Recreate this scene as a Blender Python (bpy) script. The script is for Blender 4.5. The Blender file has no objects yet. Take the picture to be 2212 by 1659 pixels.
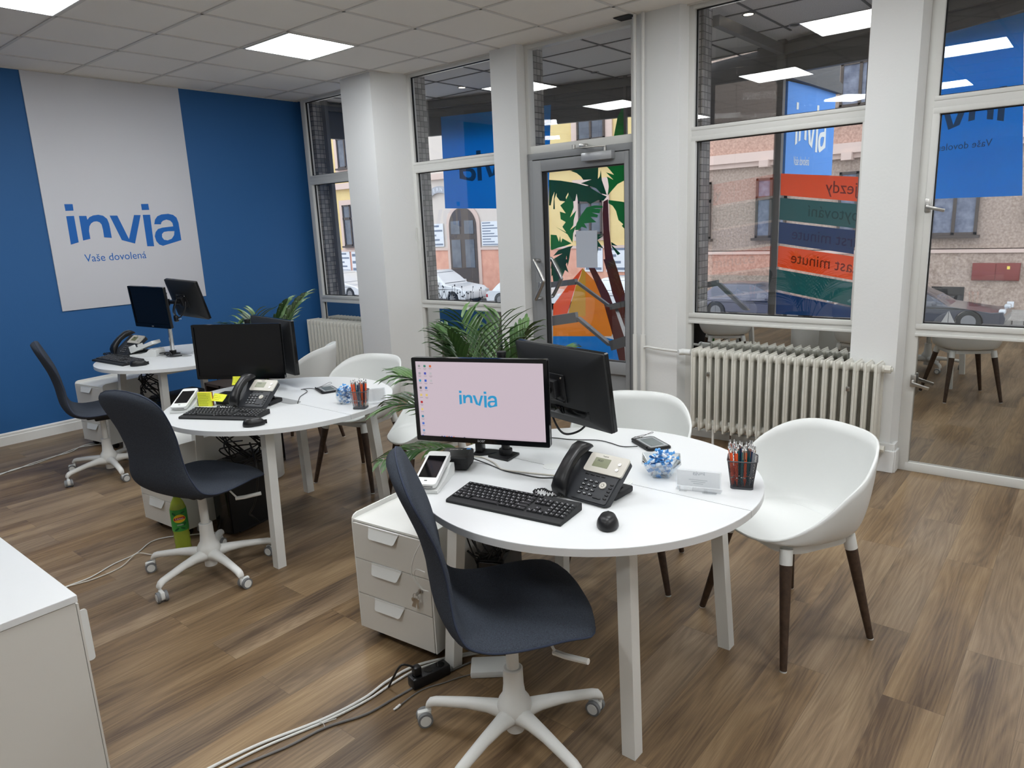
import bpy, bmesh, math, random
from mathutils import Vector, Matrix, Euler
from mathutils.geometry import tessellate_polygon
PI = math.pi
R = math.radians
scn = bpy.context.scene
COL = scn.collection
random.seed(7)

# ------------------------------------------------------------------ camera, sky, exposure
HC = 2.994                                   # ceiling height
cam_d = bpy.data.cameras.new('camera'); cam = bpy.data.objects.new('camera', cam_d); COL.objects.link(cam)
cam_d.sensor_width = 36; cam_d.sensor_fit = 'HORIZONTAL'; cam_d.lens = 36*1535.39/2212
cam_d.clip_start = .05; cam_d.clip_end = 200
rt = Vector((.77181424, .63442331, -.04254229)); up = Vector((-.1074576, .19608746, .97468076)); fw = Vector((-.6267022, .74770099, -.21951669))
M = Matrix((rt, up, -fw)).transposed().to_4x4(); M.translation = Vector((6.9056, -4.8456, 1.6173)); cam.matrix_world = M
scn.camera = cam
scn.view_settings.view_transform = 'Standard'; scn.view_settings.look = 'None'
scn.view_settings.gamma = 1; scn.view_settings.use_curve_mapping = False
scn.view_settings.exposure = 0.0
w = bpy.data.worlds.new('overcast_sky'); scn.world = w; w.use_nodes = True
bg = w.node_tree.nodes['Background']; bg.inputs[0].default_value = (.86, .92, 1.0, 1); bg.inputs[1].default_value = 2.35
LAMP = 23.0                                    # LED panel luminance

# ------------------------------------------------------------------ materials
def srgb(r, g, b):
    f = lambda c: (c/255/12.92) if c/255 <= .04045 else ((c/255+.055)/1.055)**2.4
    return (f(r), f(g), f(b), 1)
MATS = {}
def mat(name, col, rough=.5, metal=0, spec=.5, emit=None, es=0, bump=None, bscale=200, noise=None, nscale=8, coat=0, alpha=1, trans=0, ior=1.45):
    if name in MATS: return MATS[name]
    m = bpy.data.materials.new(name); m.use_nodes = True; nt = m.node_tree; p = nt.nodes['Principled BSDF']
    p.inputs['Base Color'].default_value = col; p.inputs['Roughness'].default_value = rough; p.inputs['Metallic'].default_value = metal
    p.inputs['Specular IOR Level'].default_value = spec; p.inputs['Coat Weight'].default_value = coat
    p.inputs['Transmission Weight'].default_value = trans; p.inputs['IOR'].default_value = ior
    if emit: p.inputs['Emission Color'].default_value = emit; p.inputs['Emission Strength'].default_value = es
    if bump or noise:
        tc = nt.nodes.new('ShaderNodeTexCoord')
    if bump:
        n = nt.nodes.new('ShaderNodeTexNoise'); n.inputs['Scale'].default_value = bscale; n.inputs['Detail'].default_value = 4
        b = nt.nodes.new('ShaderNodeBump'); b.inputs['Strength'].default_value = bump; b.inputs['Distance'].default_value = .002
        nt.links.new(tc.outputs['Object'], n.inputs['Vector']); nt.links.new(n.outputs['Fac'], b.inputs['Height']); nt.links.new(b.outputs[0], p.inputs['Normal'])
    if noise:
        n = nt.nodes.new('ShaderNodeTexNoise'); n.inputs['Scale'].default_value = nscale; n.inputs['Detail'].default_value = 6; n.inputs['Roughness'].default_value = .65
        mx = nt.nodes.new('ShaderNodeMix'); mx.data_type = 'RGBA'
        mx.inputs[6].default_value = col; mx.inputs[7].default_value = noise
        rp = nt.nodes.new('ShaderNodeValToRGB'); rp.color_ramp.elements[0].position = .35; rp.color_ramp.elements[1].position = .65
        nt.links.new(tc.outputs['Object'], n.inputs['Vector']); nt.links.new(n.outputs['Fac'], rp.inputs[0]); nt.links.new(rp.outputs[0], mx.inputs[0]); nt.links.new(mx.outputs[2], p.inputs['Base Color'])
    MATS[name] = m; return m

def mat_glass(name, tint=(1, 1, 1, 1), k=1.0, gl=(1, 1, 1, 1)):
    m = bpy.data.materials.new(name); m.use_nodes = True; nt = m.node_tree; nt.nodes.clear()
    o = nt.nodes.new('ShaderNodeOutputMaterial'); mx = nt.nodes.new('ShaderNodeMixShader'); t = nt.nodes.new('ShaderNodeBsdfTransparent'); g = nt.nodes.new('ShaderNodeBsdfGlossy')
    t.inputs[0].default_value = tint; g.inputs['Roughness'].default_value = 0.0; g.inputs[0].default_value = gl
    f = nt.nodes.new('ShaderNodeLayerWeight'); f.inputs[0].default_value = .5        # Schlick curve, same from both sides
    pw = nt.nodes.new('ShaderNodeMath'); pw.operation = 'POWER'; pw.inputs[1].default_value = 5; nt.links.new(f.outputs['Facing'], pw.inputs[0])
    mu = nt.nodes.new('ShaderNodeMath'); mu.operation = 'MULTIPLY_ADD'; mu.inputs[1].default_value = .95*k; mu.inputs[2].default_value = .042*k; mu.use_clamp = True
    nt.links.new(pw.outputs[0], mu.inputs[0]); nt.links.new(mu.outputs[0], mx.inputs[0]); nt.links.new(t.outputs[0], mx.inputs[1]); nt.links.new(g.outputs[0], mx.inputs[2]); nt.links.new(mx.outputs[0], o.inputs[0])
    MATS[name] = m; return m

def mat_film(name, col, tr=.65, gloss=.06):
    m = bpy.data.materials.new(name); m.use_nodes = True; nt = m.node_tree; nt.nodes.clear()
    o = nt.nodes.new('ShaderNodeOutputMaterial'); mx = nt.nodes.new('ShaderNodeMixShader'); d = nt.nodes.new('ShaderNodeBsdfDiffuse'); t = nt.nodes.new('ShaderNodeBsdfTranslucent')
    d.inputs[0].default_value = col; t.inputs[0].default_value = col; mx.inputs[0].default_value = tr
    m2 = nt.nodes.new('ShaderNodeMixShader'); g = nt.nodes.new('ShaderNodeBsdfGlossy'); g.inputs['Roughness'].default_value = .02; m2.inputs[0].default_value = gloss
    nt.links.new(d.outputs[0], mx.inputs[1]); nt.links.new(t.outputs[0], mx.inputs[2]); nt.links.new(mx.outputs[0], m2.inputs[1]); nt.links.new(g.outputs[0], m2.inputs[2]); nt.links.new(m2.outputs[0], o.inputs[0])
    MATS[name] = m; return m

def mat_floor():
    m = bpy.data.materials.new('oak_vinyl_planks'); m.use_nodes = True; nt = m.node_tree; N = nt.nodes; L = nt.links; p = N['Principled BSDF']
    tc = N.new('ShaderNodeTexCoord'); mp = N.new('ShaderNodeMapping'); mp.inputs['Rotation'].default_value = (0, 0, PI/2)
    L.new(tc.outputs['Object'], mp.inputs[0])
    def brick(off, mortar):
        b = N.new('ShaderNodeTexBrick'); b.offset = .37; b.offset_frequency = 2; b.squash = 1
        b.inputs['Scale'].default_value = 1; b.inputs['Brick Width'].default_value = 1.22; b.inputs['Row Height'].default_value = .185
        b.inputs['Mortar Size'].default_value = mortar; b.inputs['Mortar Smooth'].default_value = .3; b.inputs['Bias'].default_value = off
        b.inputs['Color1'].default_value = (0, 0, 0, 1); b.inputs['Color2'].default_value = (1, 1, 1, 1); b.inputs['Mortar'].default_value = (.5, .5, .5, 1)
        L.new(mp.outputs[0], b.inputs['Vector']); return b
    b1 = brick(0, .0006)
    # per plank random offset for the grain
    wn = N.new('ShaderNodeTexWhiteNoise'); wn.noise_dimensions = '3D'; L.new(b1.outputs['Color'], wn.inputs['Vector'])
    comb = N.new('ShaderNodeVectorMath'); comb.operation = 'MULTIPLY'; comb.inputs[1].default_value = (1, 1, 1)
    sc = N.new('ShaderNodeVectorMath'); sc.operation = 'SCALE'; sc.inputs['Scale'].default_value = 9; L.new(wn.outputs['Color'], sc.inputs[0])
    ad = N.new('ShaderNodeVectorMath'); ad.operation = 'ADD'; L.new(mp.outputs[0], ad.inputs[0]); L.new(sc.outputs[0], ad.inputs[1])
    def nz(scale, sx, sy, det, rough, dist=0):
        mm = N.new('ShaderNodeMapping'); mm.inputs['Scale'].default_value = (sx, sy, 1); L.new(ad.outputs[0], mm.inputs[0])
        n = N.new('ShaderNodeTexNoise'); n.inputs['Scale'].default_value = scale; n.inputs['Detail'].default_value = det; n.inputs['Roughness'].default_value = rough; n.inputs['Distortion'].default_value = dist
        L.new(mm.outputs[0], n.inputs['Vector']); return n
    cloud = nz(1, .8, 8, 3, .5, .2)                 # broad streaks
    grain = nz(1, 5, 190, 6, .75, .1)                 # fine pores
    mm = N.new('ShaderNodeMapping'); mm.inputs['Scale'].default_value = (.75, 9, 1); L.new(ad.outputs[0], mm.inputs[0])
    n0 = N.new('ShaderNodeTexNoise'); n0.inputs['Scale'].default_value = 1.0; n0.inputs['Detail'].default_value = 1.5; n0.inputs['Distortion'].default_value = .3; L.new(mm.outputs[0], n0.inputs['Vector'])
    mult = N.new('ShaderNodeMath'); mult.operation = 'MULTIPLY'; mult.inputs[1].default_value = 34; L.new(n0.outputs['Fac'], mult.inputs[0])
    fr = N.new('ShaderNodeMath'); fr.operation = 'PINGPONG'; fr.inputs[1].default_value = 1; L.new(mult.outputs[0], fr.inputs[0])   # cathedral rings
    ramp = N.new('ShaderNodeValToRGB'); e = ramp.color_ramp.elements
    e[0].position = .24; e[0].color = srgb(88, 70, 53); e[1].position = .80; e[1].color = srgb(160, 136, 105)
    x = e.new(.5); x.color = srgb(128, 105, 78)
    a1 = N.new('ShaderNodeMath'); a1.operation = 'MULTIPLY_ADD'; a1.inputs[1].default_value = .13; a1.inputs[2].default_value = -.065; L.new(fr.outputs[0], a1.inputs[0])
    a2 = N.new('ShaderNodeMath'); a2.operation = 'ADD'; L.new(cloud.outputs['Fac'], a2.inputs[0]); L.new(a1.outputs[0], a2.inputs[1])
    a3 = N.new('ShaderNodeMath'); a3.operation = 'MULTIPLY_ADD'; a3.inputs[1].default_value = .62; a3.inputs[2].default_value = -.31; L.new(grain.outputs['Fac'], a3.inputs[0])
    a4 = N.new('ShaderNodeMath'); a4.operation = 'ADD'; L.new(a2.outputs[0], a4.inputs[0]); L.new(a3.outputs[0], a4.inputs[1])
    L.new(a4.outputs[0], ramp.inputs[0])
    # plank to plank tone
    hv = N.new('ShaderNodeHueSaturation'); sep = N.new('ShaderNodeSeparateColor'); L.new(wn.outputs['Color'], sep.inputs[0])
    mr = N.new('ShaderNodeMapRange'); mr.inputs[3].default_value = .93; mr.inputs[4].default_value = 1.04; L.new(sep.outputs[0], mr.inputs[0]); L.new(mr.outputs[0], hv.inputs['Value'])
    ms = N.new('ShaderNodeMapRange'); ms.inputs[3].default_value = .88; ms.inputs[4].default_value = 1.05; L.new(sep.outputs[1], ms.inputs[0]); L.new(ms.outputs[0], hv.inputs['Saturation'])
    L.new(ramp.outputs[0], hv.inputs['Color'])
    mx = N.new('ShaderNodeMix'); mx.data_type = 'RGBA'; mx.inputs[7].default_value = srgb(86, 70, 54); L.new(b1.outputs['Fac'], mx.inputs[0]); L.new(hv.outputs[0], mx.inputs[6])
    L.new(mx.outputs[2], p.inputs['Base Color'])
    p.inputs['Roughness'].default_value = .38; p.inputs['Specular IOR Level'].default_value = .35
    bp = N.new('ShaderNodeBump'); bp.inputs['Strength'].default_value = .25; bp.inputs['Distance'].default_value = .001; L.new(grain.outputs['Fac'], bp.inputs['Height']); L.new(bp.outputs[0], p.inputs['Normal'])
    return m

def mat_tiles(name, w_, c1, c2, mortar, size=.012, rough=.4, axis='XZ'):
    m = bpy.data.materials.new(name); m.use_nodes = True; nt = m.node_tree; N = nt.nodes; L = nt.links; p = N['Principled BSDF']
    tc = N.new('ShaderNodeTexCoord'); sp = N.new('ShaderNodeSeparateXYZ'); cb = N.new('ShaderNodeCombineXYZ'); ad = N.new('ShaderNodeMath'); ad.operation = 'ADD'
    L.new(tc.outputs['Object'], sp.inputs[0]); L.new(sp.outputs[0], ad.inputs[0]); L.new(sp.outputs[1], ad.inputs[1]); L.new(ad.outputs[0], cb.inputs[0]); L.new(sp.outputs[2 if axis == 'XZ' else 1], cb.inputs[1])
    b = N.new('ShaderNodeTexBrick'); b.offset = .0; b.inputs['Scale'].default_value = 1; b.inputs['Brick Width'].default_value = w_; b.inputs['Row Height'].default_value = w_
    b.inputs['Mortar Size'].default_value = size*.1; b.inputs['Color1'].default_value = c1; b.inputs['Color2'].default_value = c2; b.inputs['Mortar'].default_value = mortar
    L.new(cb.outputs[0], b.inputs['Vector']); L.new(b.outputs['Color'], p.inputs['Base Color']); p.inputs['Roughness'].default_value = rough
    MATS[name] = m; return m

white_plastic = mat('white_plastic', srgb(224, 226, 224), .32)
white_lam = mat('white_laminate', srgb(221, 223, 224), .28, bump=.02, bscale=900)
white_metal = mat('white_powder_coat', srgb(222, 222, 218), .4)
ped_grey = mat('light_grey_front', srgb(212, 210, 204), .45)
navy_fab = mat('navy_grey_wool', srgb(50, 54, 62), .95, spec=.15, bump=.9, bscale=900, noise=srgb(74, 80, 90), nscale=420)
black_pl = mat('black_plastic', srgb(22, 22, 24), .38)
black_soft = mat('black_matt_plastic', srgb(22, 23, 25), .55)
black_gloss = mat('black_gloss', srgb(8, 9, 11), .12)
grey_caster = mat('grey_caster_rubber', srgb(120, 122, 124), .55)
chrome = mat('chrome', (.8, .8, .8, 1), .15, metal=1)
steel = mat('brushed_steel', (.5, .49, .47, 1), .32, metal=1)
dark_wood = mat('dark_stained_wood', srgb(78, 60, 47), .5, noise=srgb(58, 43, 34), nscale=40)
wall_white = mat('white_plaster', srgb(226, 227, 226), .75, bump=.5, bscale=60)
wall_blue = mat('blue_wall_paint', srgb(38, 94, 150), .6, bump=.25, bscale=120)
panel_grey = mat('pale_wall_panel', srgb(214, 215, 221), .55)
logo_blue = mat('logo_blue', srgb(14, 102, 186), .5)
frame_white = mat('window_frame_paint', srgb(212, 212, 208), .42, bump=.15, bscale=80)
door_grey = mat('grey_door_profile', srgb(140, 142, 144), .45)
rad_white = mat('radiator_enamel', srgb(216, 214, 205), .35)
ceil_tile = mat('ceiling_tile', srgb(240, 236, 229), .9, bump=.25, bscale=260)
ceil_bar = mat('ceiling_bar', srgb(214, 211, 205), .6)
ceil_out = mat('passage_ceiling_tile', srgb(215, 211, 206), .9, noise=srgb(180, 176, 172), nscale=160)
fascia = mat('dark_fascia', srgb(82, 82, 84), .6)
outer_metal = mat('dark_bronze_frame', srgb(92, 91, 90), .45)
rail_grey = mat('grey_railing_paint', srgb(118, 118, 120), .5)
gasket = mat('black_gasket', srgb(14, 14, 15), .6)
glass = mat_glass('window_glass', k=1.25)
glass_out = mat_glass('outer_glass', tint=(.97, .98, .98, 1), k=.8)
mirror = mat('mirror_panel', (.62, .63, .62, 1), .01, metal=1)
clear = mat_glass('clear_acrylic', tint=(.97, .975, .98, 1), k=1.2)
mosaic = mat_tiles('mosaic_tiles', .048, srgb(150, 146, 142), srgb(96, 94, 92), srgb(44, 43, 42), .03)
green_leaf = mat('palm_leaf', srgb(84, 116, 62), .42, noise=srgb(48, 80, 42), nscale=9)
stem_green = mat('palm_stem', srgb(92, 112, 58), .5)
soil = mat('potting_soil', srgb(52, 40, 32), .95)

# ------------------------------------------------------------------ mesh helpers
class MB:
    def __init__(s): s.v = []; s.f = []; s.mi = []
    def add(s, vs, fs, mi=0, M=None):
        o = len(s.v)
        for p in vs: s.v.append(tuple(M @ Vector(p)) if M is not None else tuple(p))
        for f in fs: s.f.append([i+o for i in f]); s.mi.append(mi)
        return s
    def box(s, c, d, mi=0, rot=None, bev=0, seg=2, M=None):
        T = Matrix.Translation(c)
        if rot: T = T @ Euler(rot).to_matrix().to_4x4()
        if M is not None: T = M @ T
        if bev <= 0:
            x, y, z = d[0]/2, d[1]/2, d[2]/2
            vs = [(-x, -y, -z), (x, -y, -z), (x, y, -z), (-x, y, -z), (-x, -y, z), (x, -y, z), (x, y, z), (-x, y, z)]
            return s.add(vs, [(0, 3, 2, 1), (4, 5, 6, 7), (0, 1, 5, 4), (1, 2, 6, 5), (2, 3, 7, 6), (3, 0, 4, 7)], mi, T)
        bm = bmesh.new(); bmesh.ops.create_cube(bm, size=1, matrix=Matrix.Diagonal((d[0], d[1], d[2], 1)))
        bmesh.ops.bevel(bm, geom=bm.edges[:], offset=min(bev, min(d)*.49), segments=seg, affect='EDGES', profile=.5)
        bm.verts.index_update(); s.add([v.co[:] for v in bm.verts], [[v.index for v in f.verts] for f in bm.faces], mi, T); bm.free(); return s
    def span(s, a, b, mi=0, bev=0, M=None):
        return s.box([(a[i]+b[i])/2 for i in range(3)], [abs(b[i]-a[i]) for i in range(3)], mi, None, bev, 2, M)
    def cyl(s, p0, p1, r0, r1=None, seg=20, mi=0, M=None, cap=True):
        r1 = r0 if r1 is None else r1; p0 = Vector(p0); p1 = Vector(p1); d = (p1-p0).normalized(); q = d.to_track_quat('Z', 'Y')
        vs = []; fs = []
        for p, r in ((p0, r0), (p1, r1)):
            for k in range(seg): vs.append(p + q @ Vector((r*math.cos(2*PI*k/seg), r*math.sin(2*PI*k/seg), 0)))
        for k in range(seg): fs.append((k, (k+1) % seg, seg+(k+1) % seg, seg+k))
        if cap: fs += [tuple(range(seg-1, -1, -1)), tuple(range(seg, 2*seg))]
        return s.add(vs, fs, mi, M)
    def tube(s, pts, r, seg=8, mi=0, M=None, smooth=0, closed=False, radii=None):
        pts = [Vector(p) for p in pts]
        if smooth: pts = spline(pts, smooth)
        n = len(pts); vs = []; fs = []; prev = None
        for i, p in enumerate(pts):
            a = pts[max(i-1, 0)]; b = pts[min(i+1, n-1)]
            if closed: a = pts[(i-1) % n]; b = pts[(i+1) % n]
            d = (b-a).normalized()
            if prev is None: u = d.orthogonal().normalized()
            else: u = (prev-d*prev.dot(d)).normalized()
            prev = u; v = d.cross(u); rr = radii[min(int(i*len(radii)/n), len(radii)-1)] if radii else r
            for k in range(seg): t = 2*PI*k/seg; vs.append(p+u*rr*math.cos(t)+v*rr*math.sin(t))
        for i in range(n if closed else n-1):
            j = (i+1) % n
            for k in range(seg): fs.append((i*seg+k, i*seg+(k+1) % seg, j*seg+(k+1) % seg, j*seg+k))
        if not closed: fs += [tuple(range(seg-1, -1, -1)), tuple(range((n-1)*seg, n*seg))]
        return s.add(vs, fs, mi, M)
    def lathe(s, prof, seg=32, mi=0, M=None, cap0=True, cap1=True):
        vs = []; fs = []
        for r, z in prof:
            for k in range(seg): t = 2*PI*k/seg; vs.append((r*math.cos(t), r*math.sin(t), z))
        for i in range(len(prof)-1):
            for k in range(seg): fs.append((i*seg+k, i*seg+(k+1) % seg, (i+1)*seg+(k+1) % seg, (i+1)*seg+k))
        if cap0: fs.append(tuple(range(seg-1, -1, -1)))
        if cap1: fs.append(tuple(range((len(prof)-1)*seg, len(prof)*seg)))
        return s.add(vs, fs, mi, M)
    def prism(s, poly, t0, t1, mi=0, M=None, holes=(), side=True):
        """2D polygon in the local XY plane extruded along local Z"""
        loops = [list(poly)]+[list(h) for h in holes]; flat = [p for l in loops for p in l]; n = len(flat)
        tri = tessellate_polygon([[Vector((p[0], p[1], 0)) for p in l] for l in loops])
        vs = [(p[0], p[1], t0) for p in flat]+[(p[0], p[1], t1) for p in flat]
        fs = [tuple(t) for t in tri]+[tuple(i+n for i in reversed(t)) for t in tri]
        o = 0
        if side and t0 != t1:
            for l in loops:
                m = len(l)
                for k in range(m): a = o+k; b = o+(k+1) % m; fs.append((a, b, b+n, a+n))
                o += m
        return s.add(vs, fs, mi, M)
    def grid(s, rows, mi=0, M=None, closed=False):
        """rows of equally many points -> quad sheet"""
        n = len(rows[0]); vs = [p for r in rows for p in r]; fs = []
        for i in range(len(rows)-1):
            for k in range(n if closed else n-1): fs.append((i*n+k, i*n+(k+1) % n, (i+1)*n+(k+1) % n, (i+1)*n+k))
        return s.add(vs, fs, mi, M)
    def build(s, name, mats, parent=None, smooth=35, fix=True, loc=None, rot=None):
        me = bpy.data.meshes.new(name); me.from_pydata(s.v, [], s.f)
        if not isinstance(mats, (list, tuple)): mats = [mats]
        for m in mats: me.materials.append(m)
        me.polygons.foreach_set('material_index', s.mi)
        if fix:
            bm = bmesh.new(); bm.from_mesh(me); bmesh.ops.recalc_face_normals(bm, faces=bm.faces[:]); bm.to_mesh(me); bm.free()
        if smooth:
            me.polygons.foreach_set('use_smooth', [True]*len(me.polygons)); me.set_sharp_from_angle(angle=R(smooth))
        me.update(); o = bpy.data.objects.new(name, me); COL.objects.link(o)
        if parent: o.parent = parent
        if loc: o.location = loc
        if rot: o.rotation_euler = rot
        return o
def spline(pts, n):
    out = []; P = [pts[0]]+list(pts)+[pts[-1]]
    for i in range(1, len(P)-2):
        p0, p1, p2, p3 = P[i-1], P[i], P[i+1], P[i+2]
        for k in range(n):
            t = k/n; out.append(.5*((2*p1)+(p2-p0)*t+(2*p0-5*p1+4*p2-p3)*t*t+(3*p1-p0-3*p2+p3)*t**3))
    out.append(P[-2]); return out
def tag(o, label=None, cat=None, group=None, kind=None):
    if label: o['label'] = label
    if cat: o['category'] = cat
    if group: o['group'] = group
    if kind: o['kind'] = kind
    return o
def thing(name, label, cat, loc=(0, 0, 0), rz=0, group=None):
    o = bpy.data.objects.new(name, None); COL.objects.link(o); o.empty_display_size = .05
    o.location = loc; o.rotation_euler = (0, 0, rz); return tag(o, label, cat, group)
def struct(o): o['kind'] = 'structure'; return o
def dup(root, loc, rz, label=None, group=None, rot=None, scale=None):
    r = root.copy(); COL.objects.link(r); r.location = loc; r.rotation_euler = rot if rot else (0, 0, rz)
    if scale: r.scale = scale
    if label: r['label'] = label
    if group: r['group'] = group
    for ch in list(root.children):
        c = ch.copy(); COL.objects.link(c); c.parent = r
        for g in list(ch.children):
            d = g.copy(); COL.objects.link(d); d.parent = c
    return r
def rrect(w_, h_, r, n=6):
    out = []
    for cx, cy, a0 in ((w_/2-r, h_/2-r, 0), (-w_/2+r, h_/2-r, 90), (-w_/2+r, -h_/2+r, 180), (w_/2-r, -h_/2+r, 270)):
        for k in range(n+1): a = R(a0+90*k/n); out.append((cx+r*math.cos(a), cy+r*math.sin(a)))
    return out
def circ(r, n=40, cx=0, cy=0, a0=0, a1=360):
    return [(cx+r*math.cos(R(a0+(a1-a0)*k/n)), cy+r*math.sin(R(a0+(a1-a0)*k/n))) for k in range(n+(0 if a1-a0 == 360 else 1))]
TXT = {}
def text_mesh(mb, s, size, Mx, mi=0, depth=.0006, align='LEFT'):
    cu = bpy.data.curves.new('t', 'FONT'); cu.body = s; cu.size = size; cu.extrude = depth/2; cu.align_x = align; cu.resolution_u = 3
    o = bpy.data.objects.new('t', cu); COL.objects.link(o); dg = bpy.context.evaluated_depsgraph_get()
    me = bpy.data.meshes.new_from_object(o.evaluated_get(dg)); mb.add([v.co[:] for v in me.vertices], [list(p.vertices) for p in me.polygons], mi, Mx)
    bpy.data.objects.remove(o); bpy.data.curves.remove(cu); bpy.data.meshes.remove(me)
def frame_mat(o, x, y):
    """matrix whose local X,Y axes are x,y, origin o"""
    x = Vector(x).normalized(); y = Vector(y).normalized(); z = x.cross(y); m = Matrix((x, y, z)).transposed().to_4x4(); m.translation = Vector(o); return m
LOGO = [([(-.313,1.25),(-.109,1.25),(-.113,1.081),(-.309,1.075)],[]), ([(-.316,.938),(-.125,.944),(-.122,.247),(-.322,.194)],[]),
 ([(-.003,.941),(.181,.938),(.191,.834),(.25,.9),(.353,.947),(.488,.963),(.609,.934),(.7,.847),(.731,.722),(.738,.563),(.741,.328),(.544,.353),(.547,.547),(.534,.697),(.494,.759),(.425,.788),(.344,.781),(.269,.737),(.213,.659),(.184,.534),(.184,.325),(-.003,.288)],[]),
 ([(.778,.934),(.981,.931),(1.197,.275),(1.438,.938),(1.619,.934),(1.344,.144),(1.0,.256)],[]),
 ([(1.678,1.241),(1.881,1.244),(1.884,1.075),(1.678,1.072)],[]), ([(1.681,.938),(1.888,.938),(1.869,.041),(1.675,.05)],[]),
 ([(1.969,.666),(2.009,.797),(2.091,.891),(2.216,.941),(2.416,.956),(2.559,.922),(2.65,.841),(2.688,.694),(2.694,.45),(2.7,.181),(2.128,.041),(2.028,.084),(1.956,.184),(1.931,.322),(1.975,.444),(2.056,.528),(2.184,.563),(2.516,.591),(2.506,.691),(2.447,.759),(2.341,.791),(2.238,.762),(2.181,.716),(2.159,.659)],
  [[(2.531,.453),(2.503,.334),(2.419,.234),(2.291,.191),(2.184,.216),(2.138,.294),(2.15,.381),(2.213,.438),(2.341,.456)]])]
def logo(mb, Mx, mi=0, d=.001):
    for P, H in LOGO: mb.prism(P, 0, d, mi, Mx, H)

# ------------------------------------------------------------------ room shell
XR, YB = 9.6, -8.0
floor_m = mat_floor()
struct(MB().span((-.1, YB, -.1), (XR, .06, 0)).build('floor', floor_m, smooth=0))
struct(MB().span((-.15, YB, 0), (0, .15, HC+.1)).build('wall_left', wall_blue, smooth=0))
struct(MB().span((XR, YB, 0), (XR+.1, .15, HC+.1)).build('wall_right', wall_white, smooth=0))
struct(MB().span((-.1, YB-.1, 0), (XR, YB, HC+.1)).build('wall_back', wall_white, smooth=0))
bb = MB()
prof = [(0, 0), (.017, 0), (.017, .072), (.013, .078), (.013, .094), (.006, .104), (0, .104)]
bb.prism(prof, 0, 7.7, 0, frame_mat((0, -.3, 0), (1, 0, 0), (0, 0, 1)))
struct(bb.build('baseboard_left', mat('baseboard_paint', srgb(226, 226, 222), .45), smooth=20))
# ceiling: tiles and T-bars on a 625 mm grid
GX0, GY0, G = -.1787, -2.2686, .625
cb = MB(); cb.span((-.1, YB, HC+.006), (XR, .1, HC+.05), 0)
for i in range(0, 17):
    x = GX0+G*i
    if 0 < x < XR: cb.span((x-.011, YB, HC), (x+.011, 0, HC+.008), 1)
for j in range(-9, 5):
    y = GY0+G*j
    if YB < y < 0: cb.span((0, y-.011, HC), (XR, y+.011, HC+.008), 1)
cb.span((0, -.05, HC-.004), (XR, -.036, HC+.008), 1); cb.span((0, YB, HC-.002), (.02, 0, HC+.008), 1)
struct(cb.build('ceiling', [ceil_tile, ceil_bar], smooth=0))

# pillars with skirting
def pillar(name, pts, z1=HC+.02, skirt=True):
    mb = MB(); mb.prism(pts, 0, z1); struct(mb.build(name, wall_white, smooth=0))
pillar('wall_pillar_1', [(1.19, -.342), (1.632, -.354), (1.765, -.03), (1.765, .15), (1.19, .15)])
pillar('wall_pillar_2', [(2.84, -.1), (3.125, -.112), (3.155, -.02), (3.155, .15), (2.84, .15)])
pillar('wall_pillar_3', [(4.16, -.09), (4.53, -.1), (4.575, -.02), (4.575, .15), (4.16, .15)])
pillar('wall_pillar_4', [(5.72, -.10), (5.985, -.11), (6.02, -.02), (6.02, .15), (5.72, .15)])
pillar('wall_pillar_5', [(7.35, -.10), (7.65, -.11), (7.65, .15), (7.35, .15)])
struct(MB().span((7.65, 0, 0), (XR, .15, HC)).build('wall_window_side', wall_white, smooth=0))
def skirt(n, a, b, x0, x1, y):
    mb = MB(); mb.box(((x0+x1)/2, y-.012, .07), (x1-x0+.05, .03, .14), bev=.004); mb.box(((x0+x1)/2, y-.006, .16), (x1-x0+.03, .02, .05), bev=.004)
    mb.box((x1+.018, y+.05, .07), (.03, .13, .14), bev=.004); mb.box((x1+.012, y+.05, .16), (.02, .12, .05), bev=.004)
    struct(mb.build('baseboard_pillar_%d' % n, wall_white, smooth=20))
skirt(3, 0, 0, 4.2, 4.545, -.10); skirt(4, 0, 0, 5.74, 5.995, -.11); skirt(1, 0, 0, 1.2, 1.64, -.356)
# mosaic-clad outer reveals of the pillars
for n, (x0, x1) in enumerate(((.0, .19), (1.2, 1.80), (2.85, 3.18), (4.15, 4.64), (5.73, 6.05)), 1):
    struct(MB().span((x0, .03 if n > 1 else .05, -.1), (x1, .165, HC), 0).build('trim_%d' % n, mosaic, smooth=0))

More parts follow.
